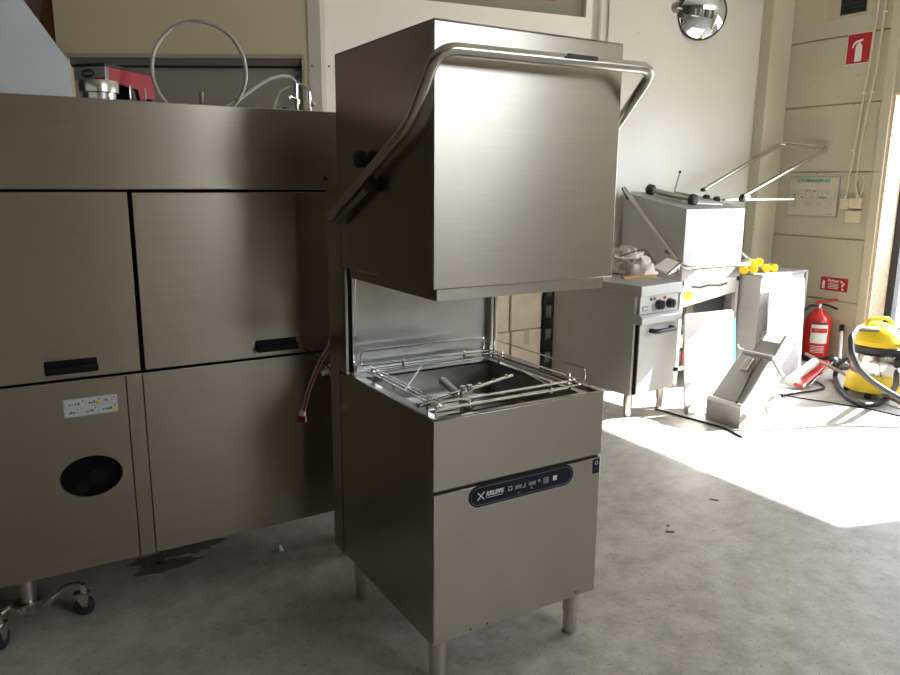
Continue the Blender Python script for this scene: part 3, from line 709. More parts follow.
g = MB(); g.tube([L_(274, 112), L_(276, 100), L_(281, 91), L_(290, 86), L_(299, 84), L_(306, 86), L_(309, 92)], .0045); g.build('spout', S_BAR, t)
g = MB(); g.lathe([(0, .007), (.6, .007), (1, .012)], L_(309, 97), L_(314, 106)); g.build('lever', CHROME, t)
q = P(285, 108, 1, 1.32)
tag(MB().cyl((q.x, 1.32, DZ), (q.x, 1.32, q.z+.004), .009).build('plug_cap', BLUE), 'tiny blue cap just left of the chrome taps', 'cap')
q = P(203.5, 91, 1, 1.3)
tag(MB().lathe([(0, .0075), (.95, .0075), (.95, .009), (1, .009)], (q.x, 1.34, DZ), (q.x, 1.34, q.z)).build('brass_pipe_stub', BROWNBAR), 'short upright brown pipe stub inside the looped steel hose', 'pipe')

# hose hanging between the machines
g = MB(); hp = [P(331, 345, 1, .83), P(322, 357, 1, .82), P(312, 380, 1, .82), P(306, 398, 1, .82), P(303, 412, 1, .82)]
t = thing('red_striped_hose', 'clear hose with magenta stripes and red end cap hanging between the two dishwashers', 'hose', hp[-1])
def rel(pts, o): return [Vector(p)-Vector(o) for p in pts]
hh = [Vector((.05, .750, 1.0)), Vector((.03, .79, 1.0))]+hp
g.tube(rel(rounded(hh, .06), hp[-1]), .0085); g.build('hose', HOSECLR, t)
MB().tube(rel(rounded([p+Vector((0, -.0065, 0)) for p in hh], .06), hp[-1]), .0042, n=8).build('stripe', HOSERED, t)
g = MB(); g.lathe([(0, .010), (1, .012)], (0, 0, .008), (-.003, 0, -.012)); g.build('ferrule', WHITE, t)
g = MB(); g.lathe([(0, .012), (.2, .016), (1, .019)], (-.003, 0, -.012), (-.005, 0, -.034)); g.build('end_cap', BROWNRED, t)
a = P(304, 348, 1, .895); b = P(328, 366, 1, .80)
t = tag(MB().tube(rounded([a, P(316, 357, 1, .86), b, b+Vector((.06, 0, -.1))], .03), .0035, n=8).build('black_cable', BLACK), 'thin black cable crossing behind the red striped hose', 'cable')
q = P(329, 369, 1, .84)
t = thing('white_connector', 'small white plastic connector behind the tall dishwasher near the striped hose', 'connector', q)
MB().lathe([(0, .010), (.4, .013), (.45, .019), (1, .019)], (-.03, 0, -.015), (.02, 0, .005), n=10).build('nut', WHITE, t)
MB().cyl((.02, 0, .005), (.04, -.04, .015), .008).build('hose_tail', WHITE, t)

# floor debris and stain
q = P(281, 550, 2, 0)
tag(MB().hexa([(q.x-.012, q.y-.018, .001), (q.x+.004, q.y-.022, .001), (q.x+.012, q.y+.016, .001), (q.x-.004, q.y+.02, .001),
               (q.x-.010, q.y-.014, .012), (q.x+.003, q.y-.018, .004), (q.x+.010, q.y+.014, .010), (q.x-.002, q.y+.017, .015)]).build('torn_plastic_scrap', WHITE), 'white torn scrap on the floor behind the tall dishwasher', 'scrap')
g = MB()
def blob(cx, cy, rx, ry, n=22):
    pts = [(cx+rx*math.cos(2*PI*k/n)*random.uniform(.6, 1.15), cy+ry*math.sin(2*PI*k/n)*random.uniform(.55, 1.2), .0006) for k in range(n)]
    vs = [g.bm.verts.new(p) for p in pts]; g.bm.faces.new(vs)
for px, py, rx, ry in ((190, 548, .14, .06), (170, 565, .13, .06), (150, 560, .08, .05)):
    q = P(px, py, 2, 0); blob(q.x, q.y, rx, ry)
o = g.build('oil_stain', STAIN, smooth=False); tag(o, 'dark wet stain on the concrete beneath the long dishwasher', 'stain'); o['kind'] = 'stuff'
k = 0
for px, py, s, m_, lb in ((714, 500, .020, INK, 'dark splinter on the concrete near the edge of the sunlight'), (670, 532, .018, INK, 'short dark chip on open grey floor in front of the sun patch'),
                      (668, 526, .007, INK, 'tiny dark crumb beside the short dark chip on the floor'), (648, 599, .006, WHITE, 'tiny white fleck on the floor at lower right')):
    q = P(px, py, 2, 0)
    tag(MB().box(-s, s, -.004, .004, 0, .004, Matrix.Translation(q) @ Matrix.Rotation(random.uniform(-1, 0), 4, 'Z')).build('floor_chip', m_), lb, 'debris')

# ------------------------------------------------------------ cartons and dark shelf seen through the opening
cy = 2.42
cl_ = P(486, 330, 1, cy).x; cm = P(510.5, 330, 1, cy).x; cr = P(540, 330, 1, cy).x; cz = P(520, 330, 1, cy).z; cz2 = P(500, 333, 1, cy).z
def carton(x0, x1, z0, z1, lab, dy=0):
    t = thing('carton', lab, 'box', ((x0+x1)/2, cy+dy, z0), 0, 'stacked cartons behind the open dishwasher')
    w_ = (x1-x0)/2
    MB().box(-w_, w_, 0, .36, 0, z1-z0).build('box', CARD, t, bevel=.006)
    MB().box(-.022, .022, -.001, 0, z1-z0-.10, z1-z0-.004).build('packing_tape', mat('packing_tape', (.55, .43, .27), .3), t)
carton(cl_-.10, cm-.005, 0, cz2-.004, 'plain beige carton, lower left of the four behind the dishwasher opening')
carton(cm+.005, cr, 0, cz-.004, 'plain beige carton, lower right of the four behind the dishwasher opening', -.01)
carton(cl_-.10, cm-.008, cz2, cz2+.5, 'plain beige carton, upper left of the four behind the dishwasher opening', .01)
carton(cm+.003, cr+.008, cz, cz+.5, 'plain beige carton, upper right of the four behind the dishwasher opening', .0)
sx = cr+.03
SH = thing('shelf_rack', 'narrow dark metal shelf rack squeezed between the cartons and the oven', 'shelf', (sx, cy, 0))
for x in (0, .30): MB().box(x, x+.02, 0, .02, 0, 1.2).box(x, x+.02, .28, .30, 0, 1.2).build('upright', BLACKM, SH)
for z in (.12, .30, .47, .64, .82, 1.0): MB().box(0, .32, 0, .30, z, z+.015).build('shelf', HOSE_DARK, SH)
MB().box(0, .32, .285, .295, 0, 1.2).build('back', GREYBAND, SH)

# ------------------------------------------------------------ electric oven
OW, OD, OH = .406, .74, .87
O = thing('electric_oven', 'stainless commercial oven with two black dials under a pile of cloths', 'oven', (2.412, 1.635, 0), .108)
g = MB(); g.box(0, OW, .03, OD, .15, .80); g.build('body', S_DULL, O, bevel=.003)
MB().box(-.006, OW+.004, -.02, OD+.01, .80, OH).build('worktop', S_DULL, O, bevel=.005)
MB().box(.02, OW, .006, .03, .675, .80).build('control_fascia', S_DULL, O, bevel=.002)
g = MB(); g.prism([(-.002, -.035, .622), (-.002, .03, .622), (-.002, .03, .685), (-.002, -.015, .685), (-.002, -.035, .668)], (OW+.004, 0, 0)); g.build('ledge', S_DULL, O, bevel=.004)
dr_ = MB().box(.025, OW-.004, .0, .028, .16, .618).build('oven_door', S_DULL, O, bevel=.004)
MB().box(.018, .026, .01, .03, .16, .62).build('door_gap', DARK, O)
g = MB(); g.tube(rounded([(.13, 0, .572), (.13, -.05, .572), (.33, -.05, .572), (.33, 0, .572)], .03), .016, n=12); g.build('door_handle', BLACK, dr_)
for x, z in ((.205, .735), (.315, .735)):
    k = MB().lathe([(0, .034), (.3, .034), (.35, .029), (1, .027)], (x, .006, z), (x, -.028, z)).build('dial', BLACK, O)
    MB().box(x-.005, x+.005, -.034, -.026, z-.026, z+.028).build('dial_grip', BLACK, k)
for x, z, m_ in ((.125, .775, GREEN), (.160, .775, ORANGE), (.262, .775, ORANGE)):
    MB().lathe([(0, .010), (.5, .010), (1, .006)], (x, .006, z), (x, -.006, z), n=14).build('indicator_lamp', m_, O)
bd = MB().box(.045, .105, .003, .006, .705, .733).build('badge', GREYBAND, O)
lettering('MKN', .018, (.050, .0024, .710), XR, RZ, WHITEINK, bd, bold=.03, width=.050)
for x, y in ((.035, .07), (OW-.04, .07), (.035, OD-.06), (OW-.04, OD-.06)):
    MB().lathe([(0, .022), (.08, .027), (.45, .027), (.46, .031), (1, .031)], (x, y, 0), (x, y, .155)).build('foot', S_FOOT, O)
# cloths on the oven
def cloth(name, c, rx, ry, h, m_, lab, seed, cat='cloth', rot=0):
    rnd = random.Random(seed); g = MB(); n, mrow = 40, 14
    ph = [rnd.uniform(0, 6.28) for _ in range(8)]; rows = []
    for j in range(mrow):
        v = j/(mrow-1); row = []
        for i in range(n):
            a = 2*PI*i/n; lob = 1+.13*math.sin(3*a+ph[0])+.08*math.sin(5*a+ph[1])+.05*math.sin(9*a+ph[2])
            rr = lob*math.cos(v*PI/2)**.45 if v < 1 else .02
            fold = .30*math.sin(6*a+9*v+ph[3])+.26*math.sin(9*a-11*v+ph[4])+.2*math.sin(14*a+5*v+ph[6])+.25*math.sin(3*a+13*v+ph[7])
            z = h*(math.sin(v*PI/2))*(1+.35*math.sin(2*a+ph[5]))+h*.38*fold*math.sin(v*PI)
            x = rx*rr*math.cos(a)*(1+.2*fold); y = ry*rr*math.sin(a)*(1+.2*fold)
            row.append(g.bm.verts.new((c[0]+x*math.cos(rot)-y*math.sin(rot), c[1]+x*math.sin(rot)+y*math.cos(rot), c[2]+max(0, z))))
        rows.append(row)
    for a_, b_ in zip(rows, rows[1:]):
        for i in range(n): g.bm.faces.new((a_[i], a_[(i+1) % n], b_[(i+1) % n], b_[i]))
    g.bm.faces.new(rows[0][::-1]); g.bm.faces.new(rows[-1])
    return tag(g.build(name, m_, sub=1, angle=60), lab, cat)
oz = OH+.001
c1 = P(632, 268, 2, .90)
c1 = P(636, 272, 2, oz+.01); c2 = P(632, 264, 2, oz+.08)
cloth('folded_towel', (c1.x, c1.y, oz), .16, .14, .10, TOWEL2, 'pale pinkish cloth in a heap on the oven, underneath the checked towel', 3, rot=.3)
cloth('checked_towel', (c2.x+.0, c2.y+.05, oz+.115), .125, .10, .065, TOWEL, 'beige patterned towel crumpled on top of the cloth heap on the oven', 5, rot=.2)
M_ = Matrix.Translation((2.53, 1.87, oz)) @ Matrix.Rotation(.5, 4, 'Z')
t = thing('dark_edged_mat', 'pale mat with dark rim propped at the right of the cloth heap', 'mat', (c1.x+.22, c1.y-.10, oz))
g = MB(); g.hexa([(-.10, -.09, 0), (.09, -.02, .02), (.08, .10, .05), (-.10, .04, .04), (-.10, -.09, .012), (.09, -.02, .075), (.08, .10, .10), (-.10, .04, .052)]); g.build('cloth', TOWEL2, t, bevel=.004)
g = MB(); g.tube([(-.11, -.09, .010), (-.02, -.055, .036), (.10, -.02, .078)], .005, n=6); g.tube([(.0, -.075, .008), (.06, -.03, .03), (.11, .02, .082)], .006, n=6); g.build('dark_edge', BLACKM, t)
g = MB(); pts = [Vector((c2.x, c2.y, oz))+Vector(v) for v in ((-.14, -.02, .14), (-.08, -.06, .165), (0, -.08, .185), (.09, -.04, .18), (.16, -.0, .14), (.19, -.02, .09), (.16, -.08, .08), (.08, -.10, .13), (.02, -.09, .17))]
tag(g.tube(rounded(pts, .04), .004, n=6).build('power_lead', BLACK), 'thin black power lead looped over the towels on the oven', 'cable')
g = MB(); q = P(639, 278, 2, oz); M_ = Matrix.Translation((q.x, q.y, oz)) @ Matrix.Rotation(-.16, 4, 'Z')
tag(g.box(-.13, .13, -.02, .02, 0, .018, M_).build('wooden_strip', RULER), 'yellow wooden strip lying on the oven top in front of the cloths', 'strip')

# ------------------------------------------------------------ second hood dishwasher
hx0, hx1, hy0, hy1 = 3.26, 3.90, 2.06, 2.70
B = thing('old_hood_dishwasher', 'worn stainless dishwasher with closed slope-topped hood beside the column', 'dishwasher', (hx0, hy0, 0))
w_, d_ = hx1-hx0, hy1-hy0
g = MB(); g.hexa([(0, 0, .80), (w_, 0, .80), (w_, d_, .80), (0, d_, .80), (0, 0, 1.318), (w_, 0, 1.318), (w_, d_, 1.43), (0, d_, 1.43)])
h2 = g.build('hood', S_DULL, B, bevel=.004)
g = MB(); xl, xr = -.05, w_+.06
g.tube(rounded([(xl, d_-.05, 1.46), (xl, -.02, .925), (-.01, -.07, .90), (w_+.02, -.07, .90), (xr, -.02, .93), (xr, .12, 1.02), (w_, .14, 1.03)], .06, 8), .0155, n=14); g.build('lift_handle', S_BAR, h2)
g = MB(); g.cyl((0, .12, .99), (xl, .12, 1.01), .012); g.cyl((0, d_-.05, 1.38), (xl-.01, d_-.05, 1.46), .014); g.build('pivot_knob', BLACK, h2)
# frame
g = MB()
for x, y in ((0, 0), (w_-.03, 0), (0, d_-.03), (w_-.03, d_-.03)): g.box(x, x+.03, y, y+.03, .12, .80)
g.box(0, w_, 0, .03, .765, .798); g.box(0, w_, d_-.02, d_, .12, .79); g.box(0, w_, 0, .03, .12, .15); g.box(0, w_, .03, d_-.03, .12, .13)
g.build('frame', S_WHITE, B, smooth=False)
MB().box(w_-.012, w_, .03, d_-.02, .14, .76).build('side_panel', S_DULL, B)
g = MB(); g.hexa([(.03, .005, .60), (w_-.03, .005, .68), (w_-.03, .012, .68), (.03, .012, .60), (.03, .005, .765), (w_-.03, .005, .765), (w_-.03, .012, .765), (.03, .012, .765)])
up_ = g.build('upper_panel', S_WHITE, B, smooth=False)
MB().box(.04, .13, .002, .005, .655, .715).build('warning_label', YELLOWP, up_)
g = MB(); g.tube([(.12, .0, .75), (.2, -.004, .74), (.3, .0, .752), (.42, -.003, .742), (.5, .0, .755)], .006, n=6); g.build('gasket_strip', RUBBER, B)
g = MB(); g.box(.10, w_-.03, .10, .14, .34, .70); g.build('inner_bulkhead', HOSE_DARK, B)
cb = [('contactor', (.005, .06, .045, .10, .50, .58), RED), ('contactor', (.065, .06, .10, .10, .42, .50), ORANGE), ('relay', (.01, .04, .06, .10, .36, .45), BLACKM), ('relay', (.07, .05, .12, .10, .28, .38), CREAM),
      ('transformer', (.01, .04, .10, .12, .16, .26), PCB), ('valve', (.12, .04, .18, .10, .50, .60), PCB), ('relay', (.005, .05, .05, .10, .27, .34), BLACKM), ('contactor', (.12, .05, .16, .10, .16, .24), RED), ('terminal', (.02, .045, .09, .10, .60, .64), CREAM)]
for n_, (x0, y0_, x1, y1_, z0_, z1_), m_ in cb: MB().box(x0, x1, y0_, y1_, z0_, z1_).build(n_, m_, B, bevel=.004)
g = MB()
for k in range(10):
    x = random.uniform(.01, .16); pts = [(x, .05, random.uniform(.2, .4))]
    for j in range(4): pts.append((x+random.uniform(-.03, .05), random.uniform(.03, .07), pts[-1][2]+random.uniform(.02, .11)))
    g.tube(pts, .004, n=6)
g.build('wiring', PCB, B)
for x, y in ((.03, .03), (w_-.04, .03), (.03, d_-.03), (w_-.04, d_-.03)): MB().cyl((x, y, 0), (x, y, .125), .022).build('foot', S_FOOT, B)

def htop(y): return 1.318+(y-hy0)/(d_)*.112+.006
# parts lying on the slope: two spray arms
def onto(px, py, y): q = P(px, py, 1, y); q.z = htop(y)+.0; return q
a = Vector((3.33, 2.50, 0)); b = Vector((3.62, 2.18, 0))
a = P(651, 186, 1, 2.60); b = P(693, 202, 1, 2.20)
t = thing('spray_arm', 'dull steel spray arm with two black end wheels lying on the old hood', 'spray arm', (a+b)/2)
a -= t.location; b -= t.location
a.z = .030+htop(a.y+t.location.y)-t.location.z; b.z = .030+htop(b.y+t.location.y)-t.location.z
MB().tube([a+(a-b)*.04, b], .019).build('tube', S_BARD, t)
ax_ = (b-a).normalized()
for q in (a, b): MB().lathe([(0, .028), (.2, .042), (.8, .042), (1, .028)], q-ax_*.028, q+ax_*.028).build('end_wheel', RUBBER, t)
MB().cyl(a-ax_*.035, a-ax_*.055, .008).build('spindle', S_BAR, t)
g = MB(); g.prism([a.lerp(b, .15)+Vector((0, 0, -.005)), a.lerp(b, .75)+Vector((0, 0, -.005)), a.lerp(b, .75)+Vector((0, 0, -.028)), a.lerp(b, .15)+Vector((0, 0, -.028))], (.02, .02, 0)); g.build('bracket', S_BARD, t)
a = P(675, 187, 1, 2.60); b = P(716, 194, 1, 2.40); c_ = P(680, 172, 1, a.y)
t = thing('thin_lever_arm', 'thin grey linkage arm with upturned tip and black knobs on the old hood', 'lever', a)
b = b-a; c_ = c_-a; o_ = Vector((0, 0, 0)); dz = htop(a.y)+.012-a.z; 
g = MB(); g.tube([o_+Vector((0, 0, dz)), b+Vector((0, 0, dz-.01))], .008); g.tube([o_+Vector((0, 0, dz)), c_], .007); g.build('rod', S_BARD, t)
MB().ball(c_, .011).build('tip', BLACK, t)
for f_ in (.75, 1.0):
    q = b*f_+Vector((0, 0, dz-.006)); MB().lathe([(0, .018), (.3, .028), (1, .028)], q-Vector((.02, 0, 0)), q+Vector((.02, -.01, 0))).build('knob', RUBBER, t)
q = P(720, 200, 2, 1.37)
tag(MB().hexa([(3.50, 2.20, htop(2.2)+.001), (3.74, 2.14, htop(2.14)+.001), (3.80, 2.24, htop(2.24)+.001), (3.56, 2.32, htop(2.32)+.001), (3.50, 2.20, htop(2.2)+.009), (3.74, 2.14, htop(2.14)+.009), (3.80, 2.24, htop(2.24)+.009), (3.56, 2.32, htop(2.32)+.009)]).build('steel_plate', S_WHITE),
    'small bright flat steel plate lying on the old hood under the linkage arm', 'plate')
# spare U-shaped handle
pa = P(703, 190, 1, 2.62); pb = P(743, 196, 1, 2.20); ta = P(782, 143, 1, 2.60); tb_ = P(829, 148, 1, 2.22)
pa.z = max(pa.z, htop(2.62)+.016)
t = thing('spare_hood_handle', 'long U-shaped steel handle rising from the old hood towards the evacuation plan', 'handle', pa)
pts = rel([pa, ta, tb_, pb], pa)
MB().tube(rounded(pts, .07, 8), .019, n=12).build('bar', S_BAR, t)
q = pb-pa; MB().cyl(q, q+Vector((-.02, 0, -.035)), .022).build('clamp', BLACK, t)
MB().cyl(Vector((0, 0, -.012)), Vector((.0, 0, .012)), .022).build('clamp', BLACK, t)
# rail sticking out to the right
a = P(733, 207, 1, 2.3); b = P(791, 213, 1, 2.3)
t = thing('flat_rail', 'flat pale steel rail jutting right from the old hood under the spare handle', 'rail', (a.x, 2.3, htop(2.3)))
q = b-a
g = MB(); g.box(-.12, q.x, -.02, .02, -.0, .018); g.build('bar', S_WHITE, t, bevel=.003)
MB().box(.10, .16, -.035, .035, -.004, .045).build('bracket', S_WHITE, t, bevel=.006)

# ------------------------------------------------------------ loose panels, cabinet, tilted appliance
def leaning(name, lab, cat, bl, br, h, lean, m_, th=.012, rnd=.0):
    bl, br = Vector(bl), Vector(br); d = (br-bl); L = d.length; d.normalize(); n = Vector((-d.y, d.x, 0)); u = (Vector((0, 0, 1))*math.cos(lean)+n*math.sin(lean)).normalized()
    t = thing(name, lab, cat, bl)
    poly = rounded([Vector((0, 0, 0)), d*L, d*L+u*h, u*h], .02, 4, True)
    MB().prism(poly, n*th).build('sheet', m_, t, smooth=False)
    return t, d, u, n
t, d, u, n = leaning('loose_front_panel', 'large white steel panel leaning upright between the oven and tilted appliance', 'panel', (2.80, 1.545, 0), (3.24, 1.515, 0), .665, .10, S_WHITE)
MB().hexa([d*.445+u*.22+n*0, d*.465+u*.22, d*.465+u*.22+n*.012, d*.445+u*.22+n*.012, d*.445+u*.60, d*.465+u*.60, d*.465+u*.60+n*.012, d*.445+u*.60+n*.012]).build('blue_tape', TAPE, t)
# tall cabinet
K = thing('steel_cabinet', 'tall pale steel cabinet with yellow capped rolls on top, beside the extinguisher', 'cabinet', (3.95, 1.90, 0), .124)
kw, kd, kh = .70, .24, .82
g = MB(); g.box(0, .012, 0, kd, .0, kh); g.box(kw-.012, kw, 0, kd, 0, kh); g.box(0, kw, kd-.01, kd, 0, kh); g.box(0, kw, 0, kd, kh-.012, kh); g.box(0, kw, 0, kd, .04, .05)
g.box(kw-.03, kw, -.01, 0, 0, kh); g.box(0, kw, -.01, 0, kh-.02, kh)
g.build('body', S_DULL, K, smooth=False)
MB().box(.01, kw-.035, .004, .012, .05, kh-.025).build('front_sheet', S_WHITE, K)
g = MB(); g.box(kw-.034, kw-.030, .002, .01, .05, kh-.03); g.build('door_gap', DARK, K)
# sheet leaning on the cabinet
t, d, u, n = leaning('protective_film_panel', 'bright sheet with blue tape marks leaning on the front of the steel cabinet', 'panel', (3.98, 1.80, 0), (4.52, 1.875, 0), .77, .05, mat('filmed_sheet', (.74, .76, .80), .35, .3, noise=.1, nscale=5))
for k in range(5): 
    z = .50+k*.045; q = d*.485+u*z-n*.001
    MB().hexa([q, q+d*.03, q+d*.03+n*.0012, q+n*.0012, q+u*.028, q+u*.028+d*.03, q+u*.028+d*.03+n*.0012, q+u*.028+n*.0012]).build('tape_mark', TAPE, t)
# yellow rolls on the cabinet
labs = ['lower one at the far left end', 'upper one, left of the two on top', 'lower one beneath the two upper rolls', 'upper one, right of the two on top', 'lower one next to the last', 'furthest right']
spots = [(743.5, 265.5), (751, 261.5), (753, 269), (759.5, 264), (765.5, 269.5), (773.5, 266)]
first = None; rr = .031
axr = Vector((.55, .80, 0)).normalized()
rollz = [0, 1, 0, 1, 0, 0]
base = P(745, 270, 2, kh+.03)
for k, ((px, py), lb) in enumerate(zip(spots, labs)):
    q = P(px, py, 1, 2.0 if rollz[k] else 1.99); 
    q.z = kh+.002+rr+(.050 if rollz[k] else 0)
    q2 = P(px, py, 1, 2.0); q.x = q2.x
    if first is None:
        t = thing('yellow_capped_roll', 'yellow capped roll', 'roll', q, 0, 'yellow capped rolls on the cabinet')
        MB().cyl(axr*.01, axr*.11, rr*.80).build('tube', WHITE, t)
        MB().lathe([(0, rr*.5), (.0, rr*.92), (.15, rr), (1, rr)], (0, 0, 0), axr*.03).build('cap', YELLOW, t)
        MB().lathe([(0, rr*.45), (1, rr*.5)], -axr*.004, axr*.002).build('cap_boss', YELLOW, t)
        first = t
    else:
        t = first.copy(); COL.objects.link(t)
        for ch in list(first.children): c2 = ch.copy(); COL.objects.link(c2); c2.parent = t
        t.location = q
    t['label'] = 'yellow capped roll on the cabinet, '+lb

# tilted appliance
lean = math.radians(33)
ap = Vector((2.99, 1.24, .10))
T = thing('tilted_appliance', 'grey stainless countertop appliance tipped over on its side on the sunny floor', 'appliance', (2.98, 1.24, 0))
# local frame: u along its length (up and to the right), v across its front face, w depth
hd_ = Vector((.999, .04, 0)); tl_ = math.radians(46)
V = Vector((-.04, .999, 0)); U = hd_*math.sin(tl_)+Vector((0, 0, 1))*math.cos(tl_); Wd = hd_*math.cos(tl_)-Vector((0, 0, 1))*math.sin(tl_)
P0 = P(742, 405, 2, .150)
base = P0-T.location
Mx = Matrix(((V.x, Wd.x, U.x, base.x), (V.y, Wd.y, U.y, base.y), (V.z, Wd.z, U.z, base.z), (0, 0, 0, 1)))
vw, ul, dp_ = .235, .375, .195
MB().box(0, vw, 0, dp_, 0, ul, Mx).build('housing', S_DULL, T, bevel=.012)
MB().box(-.01, vw+.01, -.012, dp_+.01, -.03, 0, Mx).build('base_rim', S_WHITE, T, bevel=.005)
MB().box(-.006, vw+.006, -.010, dp_+.006, ul, ul+.022, Mx).build('top_rim', S_DULL, T, bevel=.008)
g = MB(); g.box(vw*.40, vw*.62, -.030, 0, ul*.62, ul*.88, Mx); g.build('latch', S_BAR, T, bevel=.005)
hp_ = MB()
v0, v1 = .02, vw-.05
hp_.box(v0, v0+.025, .03, dp_-.04, ul+.02, ul+.22, Mx); hp_.box(v1-.025, v1, .03, dp_-.04, ul+.02, ul+.22, Mx); hp_.box(v0, v1, dp_-.06, dp_-.04, ul+.02, ul+.22, Mx); hp_.box(v0, v1, .03, .05, ul+.02, ul+.15, Mx)
hp_.build('feed_hopper', S_DULL, T, bevel=.006)
g = MB(); g.box(v0+.026, v1-.026, .05, dp_-.06, ul+.02, ul+.04, Mx); g.build('hopper_opening', DARK, T)
g = MB(); g.tube(rounded([Mx @ Vector((vw-.01, .0, ul+.03)), Mx @ Vector((vw+.03, -.02, ul+.04)), Mx @ Vector((vw+.03, .03, ul+.05))], .02), .010, n=10); g.build('lock_lever', CHROME, T)
# sheet feet
def gpt(px, py, z): return P(px, py, 2, z)-T.location
a, b = Mx @ Vector((-.008, -.012, -.02)), Mx @ Vector((vw+.008, -.012, -.02)); a.z = b.z = 0
a2 = Mx @ Vector((-.008, -.012, -.02)); b2 = Mx @ Vector((vw+.008, -.012, -.02)); c2 = Mx @ Vector((0, dp_, -.02)); c0 = a+Vector((.13, 0, 0))
n_ = Vector((.006, .004, 0))
g = MB(); g.hexa([a, b, b+n_, a+n_, a2, b2, b2+n_, a2+n_]); g.build('base_plate', S_DULL, T, smooth=False)
g = MB(); g.hexa([a, c0, c0+n_, a+n_, a2, c2, c2+n_, a2+n_]); g.build('base_plate', GREYBAND, T, smooth=False)
a, b = gpt(688, 415, 0), gpt(708, 407, 0); h_ = Vector((0, 0, .075))
g = MB(); g.hexa([a, b, b+n_, a+n_, a+h_*.6, b+h_*1.3, b+h_*1.3+n_, a+h_*.6+n_]); g.build('base_foot', S_WHITE, T, smooth=False)
g = MB(); pts = [Mx @ Vector((.06, -.008, ul-.02)), Mx @ Vector((.07, -.008, ul*.7)), Mx @ Vector((.05, -.008, ul*.35)), Mx @ Vector((.03, -.014, -.02)), gpt(735, 410, .03), gpt(722, 417, .006), gpt(712, 417, .006), gpt(704, 414, .006), gpt(712, 408, .006)]
g.tube(rounded(pts, .03), .0045, n=8); g.build('power_cord', BLACK, T)

# ------------------------------------------------------------ corner by the doorway
ec = P(822, 356, 2, 0.012); ec = Vector((5.0, 2.07, 0))
X = thing('fire_extinguisher', 'red fire extinguisher with white label standing against the panel wall', 'fire extinguisher', ec)
er = .104
MB().lathe([(0, er*.95), (.06, er), (.1, er)], (0, 0, 0), (0, 0, .42)).lathe([(0, er), (1, er)], (0, 0, .04), (0, 0, .05)).build('base_ring', BLACK, X)
MB().lathe([(0, er), (.72, er), (.80, er*.93), (.88, er*.7), (.94, er*.42), (1, er*.30)], (0, 0, .05), (0, 0, .46)).build('cylinder', RED, X)
MB().lathe([(0, .02), (1, .022)], (0, 0, .46), (0, 0, .50)).build('valve', S_BAR, X)
vd = Vector((.75, -.66, 0))
def tb(pts, r, nme, m_, par, **k): return MB().tube(rounded([Vector(p) for p in pts], .03), r, **k).build(nme, m_, par)
tb([(-.03, .03, .50), (0, 0, .515), (.055, -.12, .545)], .010, 'carry_lever', RED, X)
tb([(0, 0, .495), (.03, -.06, .49), (.05, -.13, .465)], .009, 'squeeze_grip', BLACK, X)
tb([(0, 0, .485), (-.05, .05, .48), (-.085, .10, .42), (-.085, .115, .30), (-.07, .10, .17)], .013, 'hose', RUBBER, X)
tg_ = Vector((-.78, -.62, 0)).normalized()
def arcplate(a0, a1, z0, z1, r, m_, nme, par):
    g = MB(); n = 12; lo = []; hi = []; lo2 = []; hi2 = []
    for k in range(n+1):
        a = math.radians(a0+(a1-a0)*k/n)
        for L, rr_, z in ((lo, r, z0), (hi, r, z1)): L.append(g.bm.verts.new((rr_*math.cos(a), rr_*math.sin(a), z)))
    for k in range(n): g.bm.faces.new((lo[k], lo[k+1], hi[k+1], hi[k]))
    return g.build(nme, m_, par, angle=80)
lb_ = arcplate(185, 262, .17, .33, er+.0015, WHITE, 'label', X)
arcplate(188, 258, .26, .30, er+.0025, RED, 'label_heading', lb_)
for k in range(5): arcplate(190, 250, .09+k*.013, .094+k*.013, er+.0015, WHITEINK, 'small_print', X)
arcplate(190, 255, .335, .352, er+.0015, INK, 'label_title', X)
# red hose reel / second extinguisher partly hidden
X2 = thing('red_canister', 'slim red canister half hidden between the cabinet and the fire extinguisher', 'fire extinguisher', (4.86, 2.24, 0))
MB().lathe([(0, .05), (.85, .055), (.95, .035), (1, .015)], (0, 0, 0), (0, 0, .43)).build('cylinder', RED, X2)
MB().lathe([(0, .012), (1, .014)], (0, 0, .43), (0, 0, .47)).build('valve', BLACK, X2)
# white pole pump with black base
q = P(835, 372, 2, 0); q = Vector((4.93, 1.80, 0))
T2 = thing('floor_wiper', 'white handled stick with black gripped ends and black foot left of the vacuum', 'cleaning tool', q)
tl = P(842, 326, 1, 1.93)-q
MB().tube([Vector((0, 0, .05)), tl*.9+Vector((0, 0, 0))], .014).build('pole', WHITE, T2)
MB().tube([tl*.86, tl], .021).build('top_grip', BLACK, T2); MB().tube([Vector((0, 0, .05))+tl*.02, tl*.28], .019).build('lower_grip', BLACK, T2)
g = MB(); g.lathe([(0, .09), (.4, .085), (1, .03)], (0, 0, 0), (0, 0, .07)); g.ball((-.06, .03, .06), .05); g.build('foot', RUBBER, T2)
